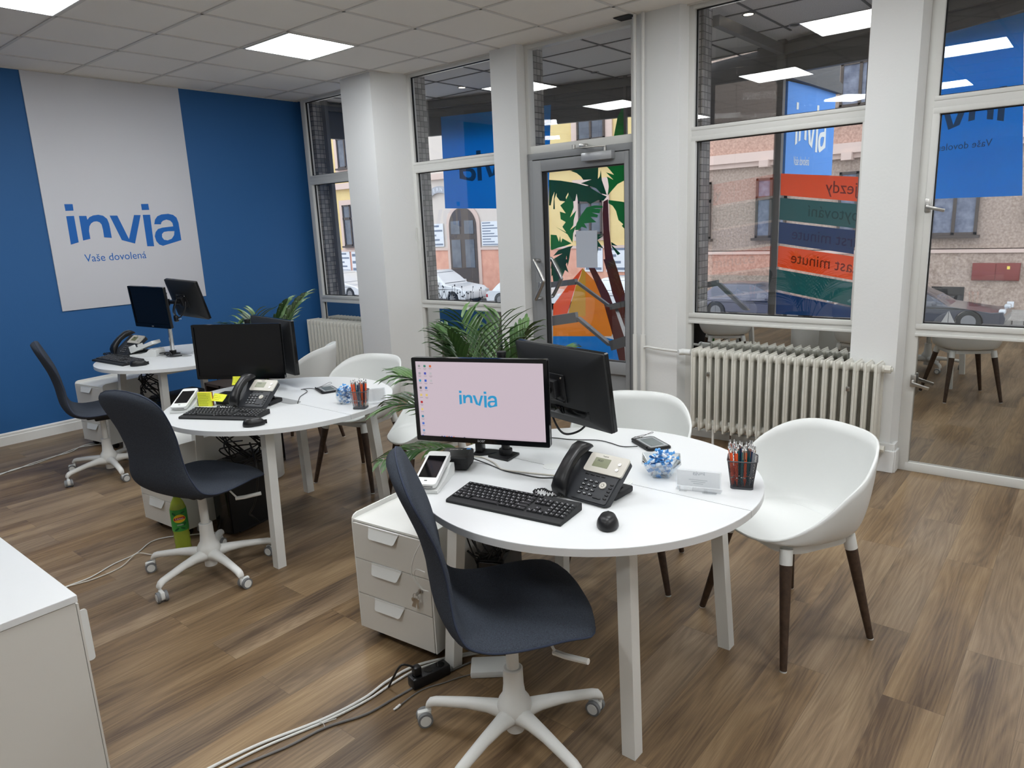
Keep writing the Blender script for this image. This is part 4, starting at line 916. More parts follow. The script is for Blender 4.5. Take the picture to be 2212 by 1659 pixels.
holder(5.948, -2.772, 16, 'clear acrylic card holder between the square bowl and the mesh pen cup')
holder(4.02, -2.55, 200+35, 'clear acrylic card holder behind the pen cup on the middle desk', False)

# signature pads
def sigpad(x, y, rz, label):
    t = thing('signature_pad', label, 'tablet', (x, y, DZ), R(rz))
    m = MB(); m.prism(rrect(.155, .105, .016), 0, .007); m.prism(rrect(.148, .098, .014), .007, .010); m.build('case', black_pl, t, smooth=30)
    m = MB(); m.prism([(a, b+.004) for a, b in rrect(.128, .078, .006)], .010, .0108); m.build('faceplate', mat('pad_silver', srgb(150, 153, 156), .35), t, smooth=0)
    m = MB(); m.prism([(a, b+.004) for a, b in rrect(.096, .056, .002)], .0108, .0114); m.build('display', mat('pad_lcd', srgb(104, 112, 112), .15), t, smooth=0)
    m = MB(); m.cyl((-.065, -.05, .012), (.06, -.05, .012), .0042, seg=12); m.build('stylus', black_pl, t)
    m = MB(); m.tube([(-.065, -.05, .012), (-.1, -.03, .004), (-.12, .02, .003), (-.08, .05, .02), (-.05, .03, .035), (-.055, -.01, .02), (-.09, -.03, .004), (-.115, -.01, .0025), (-.09, .015, .0025), (-.075, .0, .003)], .0009, 5, smooth=8); m.build('tether', black_pl, t)
    return t
sigpad(5.575, -2.408, -33, 'black signature pad with grey screen on the nearest desk'); sigpad(3.535, -2.475, -20, 'black signature pad on the middle desk')

# sticky notes
yel = mat('note_yellow', srgb(238, 240, 66), .7); ink = mat('note_ink', srgb(70, 74, 40), .8)
def scribble(m, w_, h_, n, mx, seed):
    r_ = random.Random(seed)
    for q in range(n):
        y_ = h_*(.42-.84*q/(n-1)) if n > 1 else 0; x_ = -w_*.42
        end = w_*r_.uniform(.1, .42)
        while x_ < end:
            l = r_.uniform(.003, .008); m.box((x_+l/2, y_+r_.uniform(-.0004, .0004), .0003), (l, .0011, .0002), M=mx); x_ += l+.0016
t = thing('sticky_note_block', 'block of sticky notes standing upright, yellow in front with red and green sheets behind', 'sticky notes', (3.245, -3.045, DZ), R(30))
for j, (nm, c, y0, y1) in enumerate((('yellow_notes', yel, -.016, -.003), ('red_notes', mat('note_red', srgb(205, 84, 66), .7), -.003, .004), ('green_notes', mat('note_green', srgb(52, 128, 104), .7), .004, .009))):
    MB().span((-.038, y0, .001), (.038, y1, .077)).build(nm, c, t, smooth=0)
m = MB(); scribble(m, .076, .076, 8, frame_mat((0, -.0163, .039), (1, 0, 0), (0, 0, 1)), 3); m.build('handwriting', ink, t, smooth=0)
def note(p, rot, label, seed, bend=1):
    t = thing('sticky_note', label, 'sticky note', p, 0, 'yellow notes below the dark monitor'); t.rotation_euler = rot
    m = MB(); rows = [[(x_/10*.076-.038, -.012*bend*(z_/8)**2-.006*bend*((x_/10)**2)*(z_/8), -z_/8*.05) for x_ in range(11)] for z_ in range(9)]
    m.grid(rows); o = m.build('sheet', yel, t, smooth=60); sd = o.modifiers.new('t', 'SOLIDIFY'); sd.thickness = .0004
    m = MB(); scribble(m, .07, .034, 4, frame_mat((0, -.010, -.022), (1, 0, 0), (0, -.15, .99)), seed); m.build('handwriting', ink, t, smooth=0)
Rz = Matrix.Rotation(R(32), 3, 'Z')
n1 = Vector((3.098, -2.747, .966))+Rz @ Vector((-.010, -.009, -.143)); note(n1, (R(-12), 0, R(32)), 'yellow sticky note hanging from the lower edge of the dark monitor', 4)
t = thing('dark_box', 'small black box behind the middle desk phone, a yellow note on it', 'box', (3.30, -2.935, DZ), R(25))
m = MB(); m.box((0, 0, .028), (.13, .09, .054), bev=.004); m.build('case', black_pl, t)
n2 = Vector((3.295, -2.985, .79)); note(n2, (R(-38), R(6), R(27)), 'yellow sticky note curling off the small black box', 9)
t = thing('brochure', 'blue and white printed sheet lying under the sticky note block', 'paper', (3.30, -3.07, DZ), R(28))
MB().span((-.10, -.05, 0), (.10, .06, .0008)).build('sheet', mat('paper_white', srgb(228, 231, 234), .7), t, smooth=0)
m = MB(); m.prism([(-.09, -.03), (-.02, -.045), (.06, -.04), (.02, .0), (-.07, .01)], .0008, .0011); m.build('print', mat('print_blue', srgb(60, 130, 190), .6), t, smooth=0)
# curved white stand on the far desk
t = thing('reader_stand', 'curved white stand behind the card cradle on the farthest desk', 'stand', (1.42, -2.14, DZ), R(-55)); 
m = MB(); P = [(0, 0), (.09, 0), (.115, .02), (.115, .05), (.09, .085), (.02, .125), (.015, .12), (.075, .08), (.095, .05), (.09, .025), (.07, .012), (0, .012)]
m.prism([(a-.05, b) for a, b in P], -.035, .035, 0, frame_mat((0, 0, 0), (0, 1, 0), (0, 0, 1))); m.build('stand_body', mat('stand_white', srgb(214, 216, 218), .4), t, smooth=40)

# ------------------------------------------------------------------ cables on the desks and on the floor
def cable(name, pts, r, m_, label, smooth=8, extra=None):
    mb = MB(); mb.tube(pts, r, 8, smooth=smooth)
    if extra: extra(mb)
    return tag(mb.build(name, m_, None, smooth=60), label, 'cable')
beige = mat('cable_beige', srgb(205, 200, 190), .5); cab_w = mat('cable_white', srgb(218, 218, 214), .45); cab_g = mat('cable_grey', srgb(112, 110, 108), .5)
z = DZ+.0035
cable('network_cable', [(5.06, -2.955, z+.01), (5.10, -2.90, z), (5.19, -2.925, z), (5.265, -2.965, z), (5.355, -2.945, z), (5.47, -2.912, z), (5.58, -2.90, z)], .003, beige, 'beige cable running across the nearest desk to the phone')
cable('power_cable', [(5.10, -2.955, z+.012), (5.173, -2.945, z-.001), (5.276, -2.968, z-.001), (5.35, -2.965, z-.001), (5.433, -2.956, z-.001), (5.49, -2.925, z-.001), (5.58, -2.93, z)], .0022, black_pl, 'thin black cable beside the beige one on the nearest desk')
cable('pad_cable', [(5.09, -2.60, z), (5.182, -2.547, z-.001), (5.271, -2.524, z-.001), (5.364, -2.477, z-.001), (5.426, -2.479, z-.001), (5.494, -2.495, z-.001), (5.55, -2.47, z+.002)], .002, black_pl, 'black cable leading to the signature pad on the nearest desk')
cable('pad_cable', [(3.655, -2.755, z-.001), (3.60, -2.71, z), (3.535, -2.655, z), (3.464, -2.562, z), (3.40, -2.535, z), (3.383, -2.546, z), (3.41, -2.50, z), (3.48, -2.50, z)], .002, black_pl, 'black cable looping from the slot of the middle desk to its signature pad')
for kk, off in enumerate((0, .02, .035)):
    cable('desk_cable', [(1.24, -2.42+off, z+.01), (1.33, -2.38+off, z+.02), (1.43, -2.40+off, z+.006), (1.47, -2.33+off*.5, z)], .004, black_pl, 'black cables from the card cradle into the slot of the farthest desk')['group'] = 'cables into the far desk slot'
mt = Vector(m2.location)
cable('monitor_cable', [mt+Vector((-.14, .06, -.05)), mt+Vector((-.10, .04, -.15)), mt+Vector((-.02, .0, -.205)), mt+Vector((.05, .01, -.19)), mt+Vector((.075, .045, -.15)), mt+Vector((.075, .055, -.10))], .0045, black_pl, 'thick black cable hanging in a loop below the rear monitor on the nearest desk')
m = MB(); m.box(mt+Vector((.075, .052, -.135)), (.014, .012, .022), bev=.003); tag(m.build('cable_plug', mat('plug_blue', srgb(40, 110, 150), .5)), 'small blue plug on the looping monitor cable', 'plug')
m6l = Vector(m6.location)
t = thing('hanging_cable', 'black cord with a two-pin plug dangling under the far monitor', 'cable')
m = MB(); m.tube([m6l+Vector(v) for v in ((.03, -.05, .02), (-.01, -.09, .0), (-.03, -.12, -.08), (.0, -.12, -.13), (.04, -.10, -.13), (.06, -.07, -.08), (.05, -.05, -.02))], .005, 8, smooth=8); m.tube([m6l+Vector(v) for v in ((-.01, -.09, .0), (-.01, -.115, -.06), (.0, -.12, -.12))], .005, 8, smooth=6); m.build('cord', black_pl, t)
m = MB(); m.box(m6l+Vector((.0, -.12, -.145)), (.04, .03, .05), bev=.01); m.build('plug', black_pl, t)
m = MB(); m.cyl(m6l+Vector((.02, -.12, -.15)), m6l+Vector((.045, -.12, -.147)), .0025); m.cyl(m6l+Vector((.02, -.105, -.15)), m6l+Vector((.045, -.105, -.147)), .0025); m.build('pins', chrome, t)
fl = .005
c1_ = [(4.9, -7.9), (4.95, -6.5), (5.1, -5.3), (4.96, -4.6), (4.90, -4.20), (4.92, -4.029), (4.952, -3.87), (5.02, -3.675), (5.047, -3.52), (5.04, -3.40), (5.055, -3.28), (5.13, -3.15), (5.2, -3.05)]
cable('floor_cable', [(a, b, fl+.001) for a, b in c1_], .0052, cab_w, 'thick white cable on the floor leading under the nearest desk, left of the bundle')
cable('floor_cable', [(a+.020+.006*math.sin(i*1.5), b+.002, fl) for i, (a, b) in enumerate(c1_)], .0045, cab_w, 'second white cable tied in the floor bundle near the nearest desk')
cable('floor_cable', [(5.0, -7.9, fl), (5.08, -6.5, fl), (5.2, -5.3, fl), (5.03, -4.6, fl), (4.955, -4.2, fl), (4.985, -3.983, fl), (5.035, -3.821, fl), (5.062, -3.69, fl), (5.119, -3.567, fl), (5.135, -3.444, fl), (5.15, -3.35, fl), (5.18, -3.24, fl), (5.22, -3.1, fl)], .0042, cab_g, 'dark grey cable of the floor bundle near the nearest desk')
def zt_(p, label):
    m = MB(); m.tube([Vector(p)+Vector((.016*math.cos(a_), .0, .006+.010*math.sin(a_))) for a_ in [R(30*q) for q in range(12)]], .0013, 6, closed=True); m.tube([Vector(p)+Vector((.01, 0, .015)), Vector(p)+Vector((.045, .03, .03))], .0012, 5); m.tube([Vector(p)+Vector((-.01, 0, .012)), Vector(p)+Vector((-.035, -.03, .004))], .0012, 5); tag(m.build('cable_tie', white_plastic), label, 'cable tie')
zt_((5.038, -3.69, .0), 'white cable tie with loose ends around the floor cable bundle')
t = thing('charging_cable', 'thin grey cable with a white plug end lying loose on the floor', 'cable')
m = MB(); m.tube([(5.178, -3.465, fl), (5.177, -3.363, .003), (5.215, -3.28, .003), (5.244, -3.216, .003), (5.30, -3.13, .003), (5.34, -3.07, .003)], .0024, 8, smooth=8); m.build('cord', cab_g, t)
m = MB(); m.box((5.178, -3.474, fl), (.009, .024, .006), rot=(0, 0, .1), bev=.002); m.box((5.179, -3.49, fl), (.007, .01, .003)); m.build('plug', white_plastic, t)
cable('floor_cable', [(3.23, -3.95, fl), (3.206, -3.843, fl), (3.202, -3.729, fl), (3.145, -3.597, fl), (3.119, -3.477, fl), (3.037, -3.362, fl), (3.05, -3.277, fl), (3.138, -3.178, fl), (3.25, -3.05, fl)], .003, cab_w, 'thin white cable curving past the tea bottle')
cable('floor_cable', [(3.24, -3.95, fl), (3.212, -3.843, fl), (3.235, -3.726, fl), (3.215, -3.592, fl), (3.137, -3.476, .011), (3.221, -3.419, fl), (3.301, -3.305, fl), (3.38, -3.2, fl)], .003, beige, 'beige cable crossing the white one in front of the tea bottle')
cable('floor_cable', [(.3, -6.2, fl), (.6, -5.2, fl), (.85, -4.2, fl), (.90, -3.6, fl), (.868, -3.473, fl), (.85, -3.36, fl), (.795, -3.251, fl), (.75, -3.106, fl), (.735, -2.963, fl), (.632, -2.83, fl), (.66, -2.70, fl)], .0035, cab_w, 'white cable on the floor in front of the blue wall, upper of two')
cable('floor_cable', [(.35, -6.2, fl), (.68, -5.2, fl), (.90, -4.2, fl), (.93, -3.6, fl), (.89, -3.473, fl), (.835, -3.38, fl), (.83, -3.251, fl), (.77, -3.106, fl), (.70, -2.973, fl), (.66, -2.86, fl), (.72, -2.72, fl)], .003, cab_w, 'white cable on the floor in front of the blue wall, lower of two')

# ------------------------------------------------------------------ things under the desks
def tower(x, y, rz, label, w_=.18, d=.38, h=.40, z0=.12):
    t = thing('computer_tower', label, 'computer', (x, y, z0), R(rz))
    m = MB(); m.box((0, 0, h/2), (w_, d, h), bev=.006); m.build('case', black_soft, t)
    m = MB(); m.box((0, -d/2-.004, h/2), (w_-.01, .012, h-.01), bev=.004); m.build('front_panel', black_gloss, t)
    m = MB()
    for s_ in (-1, 1): m.box((s_*.05, 0, -z0/2+.0), (.03, d*.7, z0)) if z0 > .02 else m.box((s_*.05, 0, .0), (.03, d*.7, .01))
    m.build('stand', black_soft, t, smooth=0)
tower(5.20, -2.93, 25, 'black computer tower in the shade under the nearest desk', .11, .26, .38, .02)
tower(3.285, -2.93, 10, 'black computer tower under the middle desk, cables around it', .13, .28, .40, .02)
tower(1.28, -2.30, 5, 'black computer tower under the farthest desk', .18, .36, .40, .02)
def tangle(cx, cy, cz, rx, rz_, n, seed, label, r=.004):
    q = random.Random(seed); m = MB()
    for k in range(n):
        pts = []; ph = q.uniform(0, 6); 
        for j in range(9):
            a_ = ph+j*q.uniform(.5, 1.1); pts.append((cx+rx*math.cos(a_)*q.uniform(.4, 1), cy+rx*.5*math.sin(a_*1.3)*q.uniform(.4, 1), cz+rz_*math.sin(a_)*q.uniform(.5, 1)))
        m.tube(pts, r*q.uniform(.6, 1.1), 6, smooth=6)
    o = m.build('cable_tangle', black_pl, None, smooth=60); tag(o, label, 'cables', kind='stuff')
tangle(5.24, -3.04, .50, .09, .14, 7, 5, 'tangle of black cables hanging under the nearest desk')
tangle(3.42, -2.97, .52, .18, .13, 8, 8, 'tangle of black cables hanging under the middle desk')
tangle(1.35, -2.52, .50, .14, .14, 6, 2, 'black cables hanging under the farthest desk', .005)
t = thing('black_cable', 'long black cable sagging from the middle desk to its pedestal', 'cable')
m = MB(); m.tube([(3.52, -2.98, .55), (3.62, -3.02, .50), (3.66, -3.04, .40), (3.62, -3.05, .26), (3.52, -3.03, .17), (3.45, -2.98, .12), (3.42, -2.93, .06)], .005, 8, smooth=10); m.build('cord', black_pl, t)
t = thing('black_cable', 'thin black cable hanging against the blue wall below the farthest desk', 'cable')
m = MB(); m.tube([(1.75, -2.1, .68), (1.80, -2.05, .55), (1.88, -2.0, .35), (1.86, -2.05, .1), (1.8, -2.1, .004)], .004, 8, smooth=10); m.tube([(1.70, -2.2, .68), (1.78, -2.2, .5), (1.80, -2.15, .3), (1.7, -2.1, .004)], .004, 8, smooth=10); m.build('cord', black_pl, t)
t = thing('power_strip', 'black power strip on the floor behind the nearest pedestal', 'power strip', (5.155, -3.30, 0), R(76))
m = MB(); m.box((0, 0, .022), (.155, .05, .042), bev=.006); m.build('housing', black_pl, t)
m = MB()
for k in range(3): m.cyl((-.05+.048*k, 0, .0425), (-.05+.048*k, 0, .0445), .017, seg=20)
m.build('sockets', black_gloss, t)
m = MB(); m.box((-.05, 0, .062), (.03, .03, .035), bev=.006); m.tube([(-.05, 0, .07), (-.10, .01, .10), (-.13, .03, .05), (-.14, .05, .008)], .004, 8, smooth=6); m.build('plug', black_pl, t)
t = thing('network_box', 'flat white network box on the floor under the nearest desk', 'router', (5.305, -3.12, 0), R(40))
m = MB(); m.box((0, 0, .014), (.16, .10, .026), bev=.006); m.build('housing', white_plastic, t)
m = MB(); m.cyl((.05, -.03, .027), (.05, -.03, .0278), .002); m.build('indicator', mat('led_green', (.1, .6, .1, 1), .4, emit=(.2, 1, .2, 1), es=1), t)
t = thing('charger_cable', 'thin white cables looping out of the nearest pedestal', 'cable')
m = MB(); m.tube([(5.125, -3.255, .53), (5.105, -3.285, .47), (5.09, -3.29, .40), (5.12, -3.28, .35), (5.15, -3.27, .34)], .0022, 6, smooth=8); m.tube([(5.15, -3.28, .42), (5.115, -3.29, .425), (5.105, -3.29, .39), (5.13, -3.28, .35)], .0022, 6, smooth=8); m.build('cord', cab_w, t)

# iced tea bottle
t = thing('tea_bottle', 'green plastic bottle of iced tea on the floor beside the middle swivel chair', 'bottle', (3.29, -3.30, 0))
tea = mat('green_tea', srgb(196, 214, 84), .08, trans=.5, ior=1.33); lab = mat('label_green', srgb(58, 148, 62), .4)
m = MB(); pr = [(.030, 0), (.038, .008), (.040, .02), (.0375, .045), (.040, .06), (.0375, .075), (.040, .09), (.0375, .105), (.040, .12), (.0405, .14), (.0405, .225), (.039, .245), (.030, .275), (.018, .297), (.0135, .305), (.0135, .313)]
m.lathe(pr, 36); m.build('bottle_body', tea, t, smooth=50)
m = MB(); m.lathe([(.0408, .125), (.0412, .14), (.0412, .225), (.040, .243)], 36, cap0=False, cap1=False); lb = m.build('label', lab, t, smooth=60)
m = MB(); m.lathe([(.0155, .308), (.0155, .326), (.014, .328)], 24); m.build('cap', mat('cap_green', srgb(40, 120, 50), .4), t)
ca = math.atan2(-4.8456+3.30, 6.9056-3.29)
def wrapM(z0): d = Vector((math.cos(ca), math.sin(ca), 0)); return frame_mat(d*.0418+Vector((0, 0, z0)), (-d.y, d.x, 0), (0, 0, 1))
m = MB(); m.prism([(a*.029, b*.022) for a, b in circ(1, 30)], 0, .0012, 0, wrapM(.196)); m.build('logo_disc', mat('label_yellow', srgb(246, 196, 36), .4), lb, smooth=0)
m = MB(); m.prism([(-.026, -.008), (.026, -.004), (.026, .010), (-.026, .006)], .0012, .002, 0, wrapM(.196)); m.build('logo_band', mat('label_red', srgb(190, 30, 30), .4), lb, smooth=0)
m = MB(); text_mesh(m, 'Lipton', .0155, wrapM(.1925) @ Matrix.Translation((0, 0, .0022)), align='CENTER'); text_mesh(m, 'GREEN', .010, wrapM(.158) @ Matrix.Translation((0, 0, .0004)), align='CENTER'); m.build('lettering', white_plastic, lb, smooth=0)
m = MB()
for k, (u, v_, a_) in enumerate(((-.018, .14, .5), (.012, .142, -.4), (.022, .165, 1.1), (-.024, .225, 2.2), (.02, .228, .4))): m.prism([(u+.012*math.cos(q)*math.cos(a_)-.005*math.sin(q)*math.sin(a_), .0+.012*math.cos(q)*math.sin(a_)+.005*math.sin(q)*math.cos(a_)) for q in [R(30*j) for j in range(12)]], 0.0001, .0004, 0, wrapM(v_))
m.build('leaf_print', mat('leaf_print', srgb(24, 92, 44), .4), lb, smooth=0)

# ------------------------------------------------------------------ palms in white planters
def frond(L_, lean, spread, seed, nleaf=13, wl=.027, droop=1.0, leafL=.32):
    """curved stem from the origin, leaning along +X, leaflets both sides"""
    q = random.Random(seed); m = MB(); st = MB(); pts = []
    for i in range(25):
        s = i/24; pts.append(Vector((L_*(lean*s+ .45*droop*s**2.2*lean), 0, L_*(s-.42*droop*s**2.6))))
    st.tube(pts, .003, 6, radii=[.0042, .0036, .003, .0024, .0018, .0012])
    for k in range(nleaf):
        s = .36+.64*(k+.5)/nleaf; i = min(int(s*24), 23); p = pts[i].lerp(pts[i+1], s*24-i); d = (pts[min(i+1, 24)]-pts[max(i-1, 0)]).normalized()
        ll = leafL*(math.sin(PI*(.18+.76*(s-.36)/.64)))**.7*q.uniform(.85, 1.1)
        for sg in (-1, 1):
            out = (Vector((0, sg, 0))*spread+d*q.uniform(.75, 1.05)+Vector((0, 0, .16))).normalized(); w_ = wl*q.uniform(.8, 1.15)
            c = []; n = 7; side = out.cross(Vector((0, 0, 1))).normalized(); nrm = side.cross(out)
            L1_ = []; C1_ = []; R1_ = []
            for j in range(n+1):
                t_ = j/n; pos = p+out*ll*t_+Vector((0, 0, -.30*ll*t_**2.2*q.uniform(.9, 1.1))); ww = w_/2*(math.sin(PI*min(1, (t_*.93+.07)))**.6)*(1-.25*t_)
                if j == n: ww = .0004
                L1_.append((pos-side*ww+Vector((0, 0, ww*.45)))[:]); C1_.append(pos[:]); R1_.append((pos+side*ww+Vector((0, 0, ww*.45)))[:])
            m.grid([L1_, C1_, R1_])
    return m, st
FR = [(1.0, .30, 1.0, .8), (.95, .75, .9, 1.0), (.85, .12, 1.1, .7), (.9, 1.1, .85, 1.2)]
protoF = []
def palm(x, y, label, fronds, h0, pot=(.13, .50), proto=None):
    t = thing('potted_palm', label, 'plant', (x, y, 0)); pr_, ph = pot
    m = MB(); m.lathe([(pr_*.90, 0), (pr_*.92, .004), (pr_, ph), (pr_-.008, ph), (pr_-.012, ph-.05), (.001, ph-.05)], 40, cap1=False); m.build('planter', white_plastic, t, smooth=40)
    m = MB(); m.prism(circ(pr_-.012, 30), ph-.055, ph-.045); m.build('soil', soil, t, smooth=0)
    for k, (az, L_, lean, dr_, sd) in enumerate(fronds):
        fm, st = frond(L_, lean, .95, sd, droop=dr_, leafL=.33 if L_ > .4 else .2)
        o = fm.build('frond', green_leaf, t, smooth=60, loc=(.015*math.cos(R(az)), .015*math.sin(R(az)), ph-.05), rot=(0, 0, R(az)))
        s_ = st.build('stem', stem_green, o, smooth=60)
    return t
palm(4.68, -2.38, 'bushy green palm in a white planter behind the switched-on monitor', [(35, .80, .36, .7, 1), (60, .86, .20, .5, 2), (95, .88, .12, .4, 3), (15, .72, .46, .9, 4), (300, .84, .10, .4, 5), (205, .86, .20, .5, 6), (225, .74, .40, .8, 7), (218, .62, .50, 1.1, 8), (150, .80, .22, .5, 9), (238, .34, .9, 1.6, 11), (180, .90, .12, .4, 12), (250, .86, .16, .5, 13)], 0)
palm(2.60, -2.38, 'palm in a white planter behind the middle desk, one tall frond leaning right', [(40, 1.0, .30, .55, 21), (44, .92, .22, .5, 22), (210, .66, .26, .5, 23), (190, .70, .12, .4, 24), (110, .76, .08, .3, 26), (300, .62, .14, .4, 27)], 0)

# low dark shelf by the far desk
t = thing('low_shelf', 'low dark brown shelf unit between the farthest desk and the middle desk', 'shelf', (2.00, -2.43, 0), R(0))
dk = mat('dark_brown_board', srgb(52, 42, 38), .5)
m = MB(); W_, Dp, Hh = .42, .32, .60
m.span((0, 0, Hh-.02), (W_, Dp, Hh)); m.span((0, 0, .02), (W_, Dp, .04)); m.span((0, 0, .29), (W_, Dp, .305)); m.span((0, Dp-.01, .02), (W_, Dp, Hh))
for x_ in (0, W_/2-.01, W_-.02): m.span((x_, 0, 0), (x_+.02, Dp, Hh))
m.build('carcass', dk, t, smooth=0)

# ------------------------------------------------------------------ outer shopfront
K1 = math.hypot(1, .31); K2 = math.hypot(1, .325)
def F1(u, z=0, off=0): x = .851+u/K1; return Vector((x+off*.31/K1, 1.02+.31*(x-.851)-off/K1, z))
def F2(u, z=0, off=0): x = 4.66+u/K2; return Vector((x-off*.325/K2, 1.48-.325*(x-4.66)-off/K2, z))
M1 = frame_mat(F1(0), (1, .31, 0), (0, 0, 1)); M2 = frame_mat(F2(0), (1, -.325, 0), (0, 0, 1))     # local z points into the room
struct(MB().prism([(-.1, .15), (XR, .15), (XR, .55), (4.66, 1.60), (3.35, 1.90), (-.1, .86)], HC+.0, HC+.05).build('ceiling_passage', ceil_out, smooth=0))
m = MB()
for x in [GX0+G*i for i in range(1, 15)]: m.span((x-.008, .15, HC-.006), (x+.008, 1.9 if 2.0 < x < 4.8 else 1.2, HC+.002))
for y in (.42, 1.045, 1.67): m.span((.2 if y < 1 else 1.0, y-.008, HC-.006), (8.5 if y < 1 else 5.8 if y < 1.5 else 4.6, y+.008, HC+.002))
struct(m.build('trim_8', mat('passage_ceiling_bar', srgb(90, 88, 86), .6), smooth=0))
struct(MB().span((-.3, .06, -.12), (XR, 3.2, -.02)).build('floor_passage', mat('passage_paving', srgb(120, 118, 114), .8, noise=srgb(98, 96, 93), nscale=30), smooth=0))
pb = MB(); rq = random.Random(5)
for k in range(260):
    x_, y_ = rq.uniform(2.35, 3.05), rq.uniform(1.93, 2.35); r_ = rq.uniform(.012, .026)
    pb.box((x_, y_, -.012+r_*.2), (r_*2, r_*1.6, r_*1.1), rot=(rq.uniform(0, 1), rq.uniform(0, 1), rq.uniform(0, 3)), bev=r_*.5, seg=1)
tag(pb.build('pebbles', mat('pebble_grey', srgb(150, 144, 134), .8, noise=srgb(110, 100, 92), nscale=20)), 'bed of pebbles on the ground beyond the door', 'pebbles', kind='stuff')
# glazing bars, fascia, glass of the outer front
def bar(m, p, q, w_, d, mi=0):
    p, q = Vector(p), Vector(q); dx = (q-p); L_ = dx.length; dx.normalize(); side = Vector((-dx.y, dx.x, 0)) if abs(dx.z) < .5 else Vector((1, 0, 0)); u = dx.cross(side)
    Mx = Matrix((dx, side, u)).transposed().to_4x4(); Mx.translation = (p+q)/2; m.box((0, 0, 0), (L_, d, w_), mi, M=Mx)
t = struct(thing('window_5', None, None)); m = MB()
for a, b in ((F1(-.7), F1(2.95)),):
    bar(m, a+Vector((0, 0, 2.93)), b+Vector((0, 0, 2.93)), .07, .05); bar(m, a+Vector((0, 0, .02)), b+Vector((0, 0, .02)), .08, .05)
for u in (-.70, 1.43+1.46, 2.30): bar(m, F1(u, 0), F1(u, HC), .05 if u != 2.30 else .03, .05 if u != 2.30 else .03)
bar(m, (.21, .2, 2.93), (.21, .8, 2.93), .07, .05); m.span((.19, .165, 0), (.25, .21, HC)); m.build('window_frame', outer_metal, t, smooth=0)
m = MB(); g = .04
m.prism([(-.68, .06), (1.78, .06), (1.78, 2.9), (-.68, 2.9)], -.004, .0, 0, M1); m.build('pane', glass_out, t, smooth=0)
m = MB(); m.prism([(1.784, .06), (2.88, .06), (2.88, 2.9), (1.784, 2.9)], -.004, .0, 0, M1); m.build('pane', glass_out, t, smooth=0)
m = MB(); m.prism([(-.75, 2.62), (2.93, 2.62), (2.93, HC), (-.75, HC)], -.12, -.06, 0, M1); m.span((.12, .15, 2.62), (.17, .85, HC)); struct(m.build('trim_9', fascia, smooth=0))
t = struct(thing('window_6', None, None)); m = MB()
bar(m, (4.665, .17, 2.915), (4.665, 1.46, 2.915), .07, .05); bar(m, (4.665, .17, .02), (4.665, 1.46, .02), .08, .05)
bar(m, F2(0), F2(0, HC), .06, .06); bar(m, F2(0, 2.915), F2(3.2, 2.915), .07, .05); bar(m, F2(0, .02), F2(3.2, .02), .08, .05); bar(m, F2(.79), F2(.79, HC), .05, .05); bar(m, F2(2.1), F2(2.1, HC), .05, .05)
m.build('window_frame', outer_metal, t, smooth=0)
MB().span((4.662, .18, .06), (4.666, .553, 2.88)).build('pane', glass_out, t, smooth=0); MB().span((4.662, .557, .06), (4.666, 1.44, 2.88)).build('pane', glass_out, t, smooth=0)
m = MB(); m.prism([(.03, .06), (3.15, .06), (3.15, 2.88), (.03, 2.88)], -.004, .0, 0, M2); m.build('pane', glass_out, t, smooth=0)
m = MB(); m.prism([(.03, 2.74), (3.4, 2.60), (3.4, HC), (.03, HC)], -.12, -.06, 0, M2); struct(m.build('trim_10', fascia, smooth=0))
m = MB(); m.prism([(3.60, 1.93), (4.70, 1.62), (4.72, 1.68), (3.62, 2.0)], 2.40, HC); struct(m.build('trim_11', fascia, smooth=0))
# spotlights in the passage ceiling
t = thing('ceiling_spotlight', 'lit recessed spotlight in the passage ceiling behind the narrow window', 'spotlight', (1.664, .822, HC), 0)
m = MB(); m.prism(circ(.045, 28), -.006, .0, holes=[circ(.034, 28)]); m.build('spot_ring', chrome, t, smooth=30)
m = MB(); m.prism(circ(.034, 24), -.003, -.001); spl = m.build('spot_lens', mat('spot_lit', (1, 1, 1, 1), .3, emit=(1, .86, .66, 1), es=6), t, smooth=0)
dup(t, (4.767, .48, HC), 0, 'lit recessed spotlight in the passage ceiling above the display window with the colour stripes')
dup(t, (1.80, 1.22, HC), 0, 'lit spotlight in the passage ceiling standing in for a reflection at the blue film')  # added spot in place of a spotlight mirrored in the glass
dup(t, (6.25, .60, HC), 0, 'lit recessed spotlight in the passage ceiling at the rightmost window')
t2 = thing('ceiling_spotlight', 'unlit recessed spotlight in the passage ceiling above the door', 'spotlight', (2.95, 1.30, HC), 0)
m = MB(); m.prism(circ(.045, 28), -.006, .0, holes=[circ(.034, 28)]); m.build('spot_ring', steel, t2, smooth=30)
m = MB(); m.prism(circ(.034, 24), -.003, -.001); m.build('spot_lens', black_gloss, t2, smooth=0)
dup(t2, (4.90, 1.05, HC), 0, 'unlit recessed spotlight in the passage ceiling behind the display window')

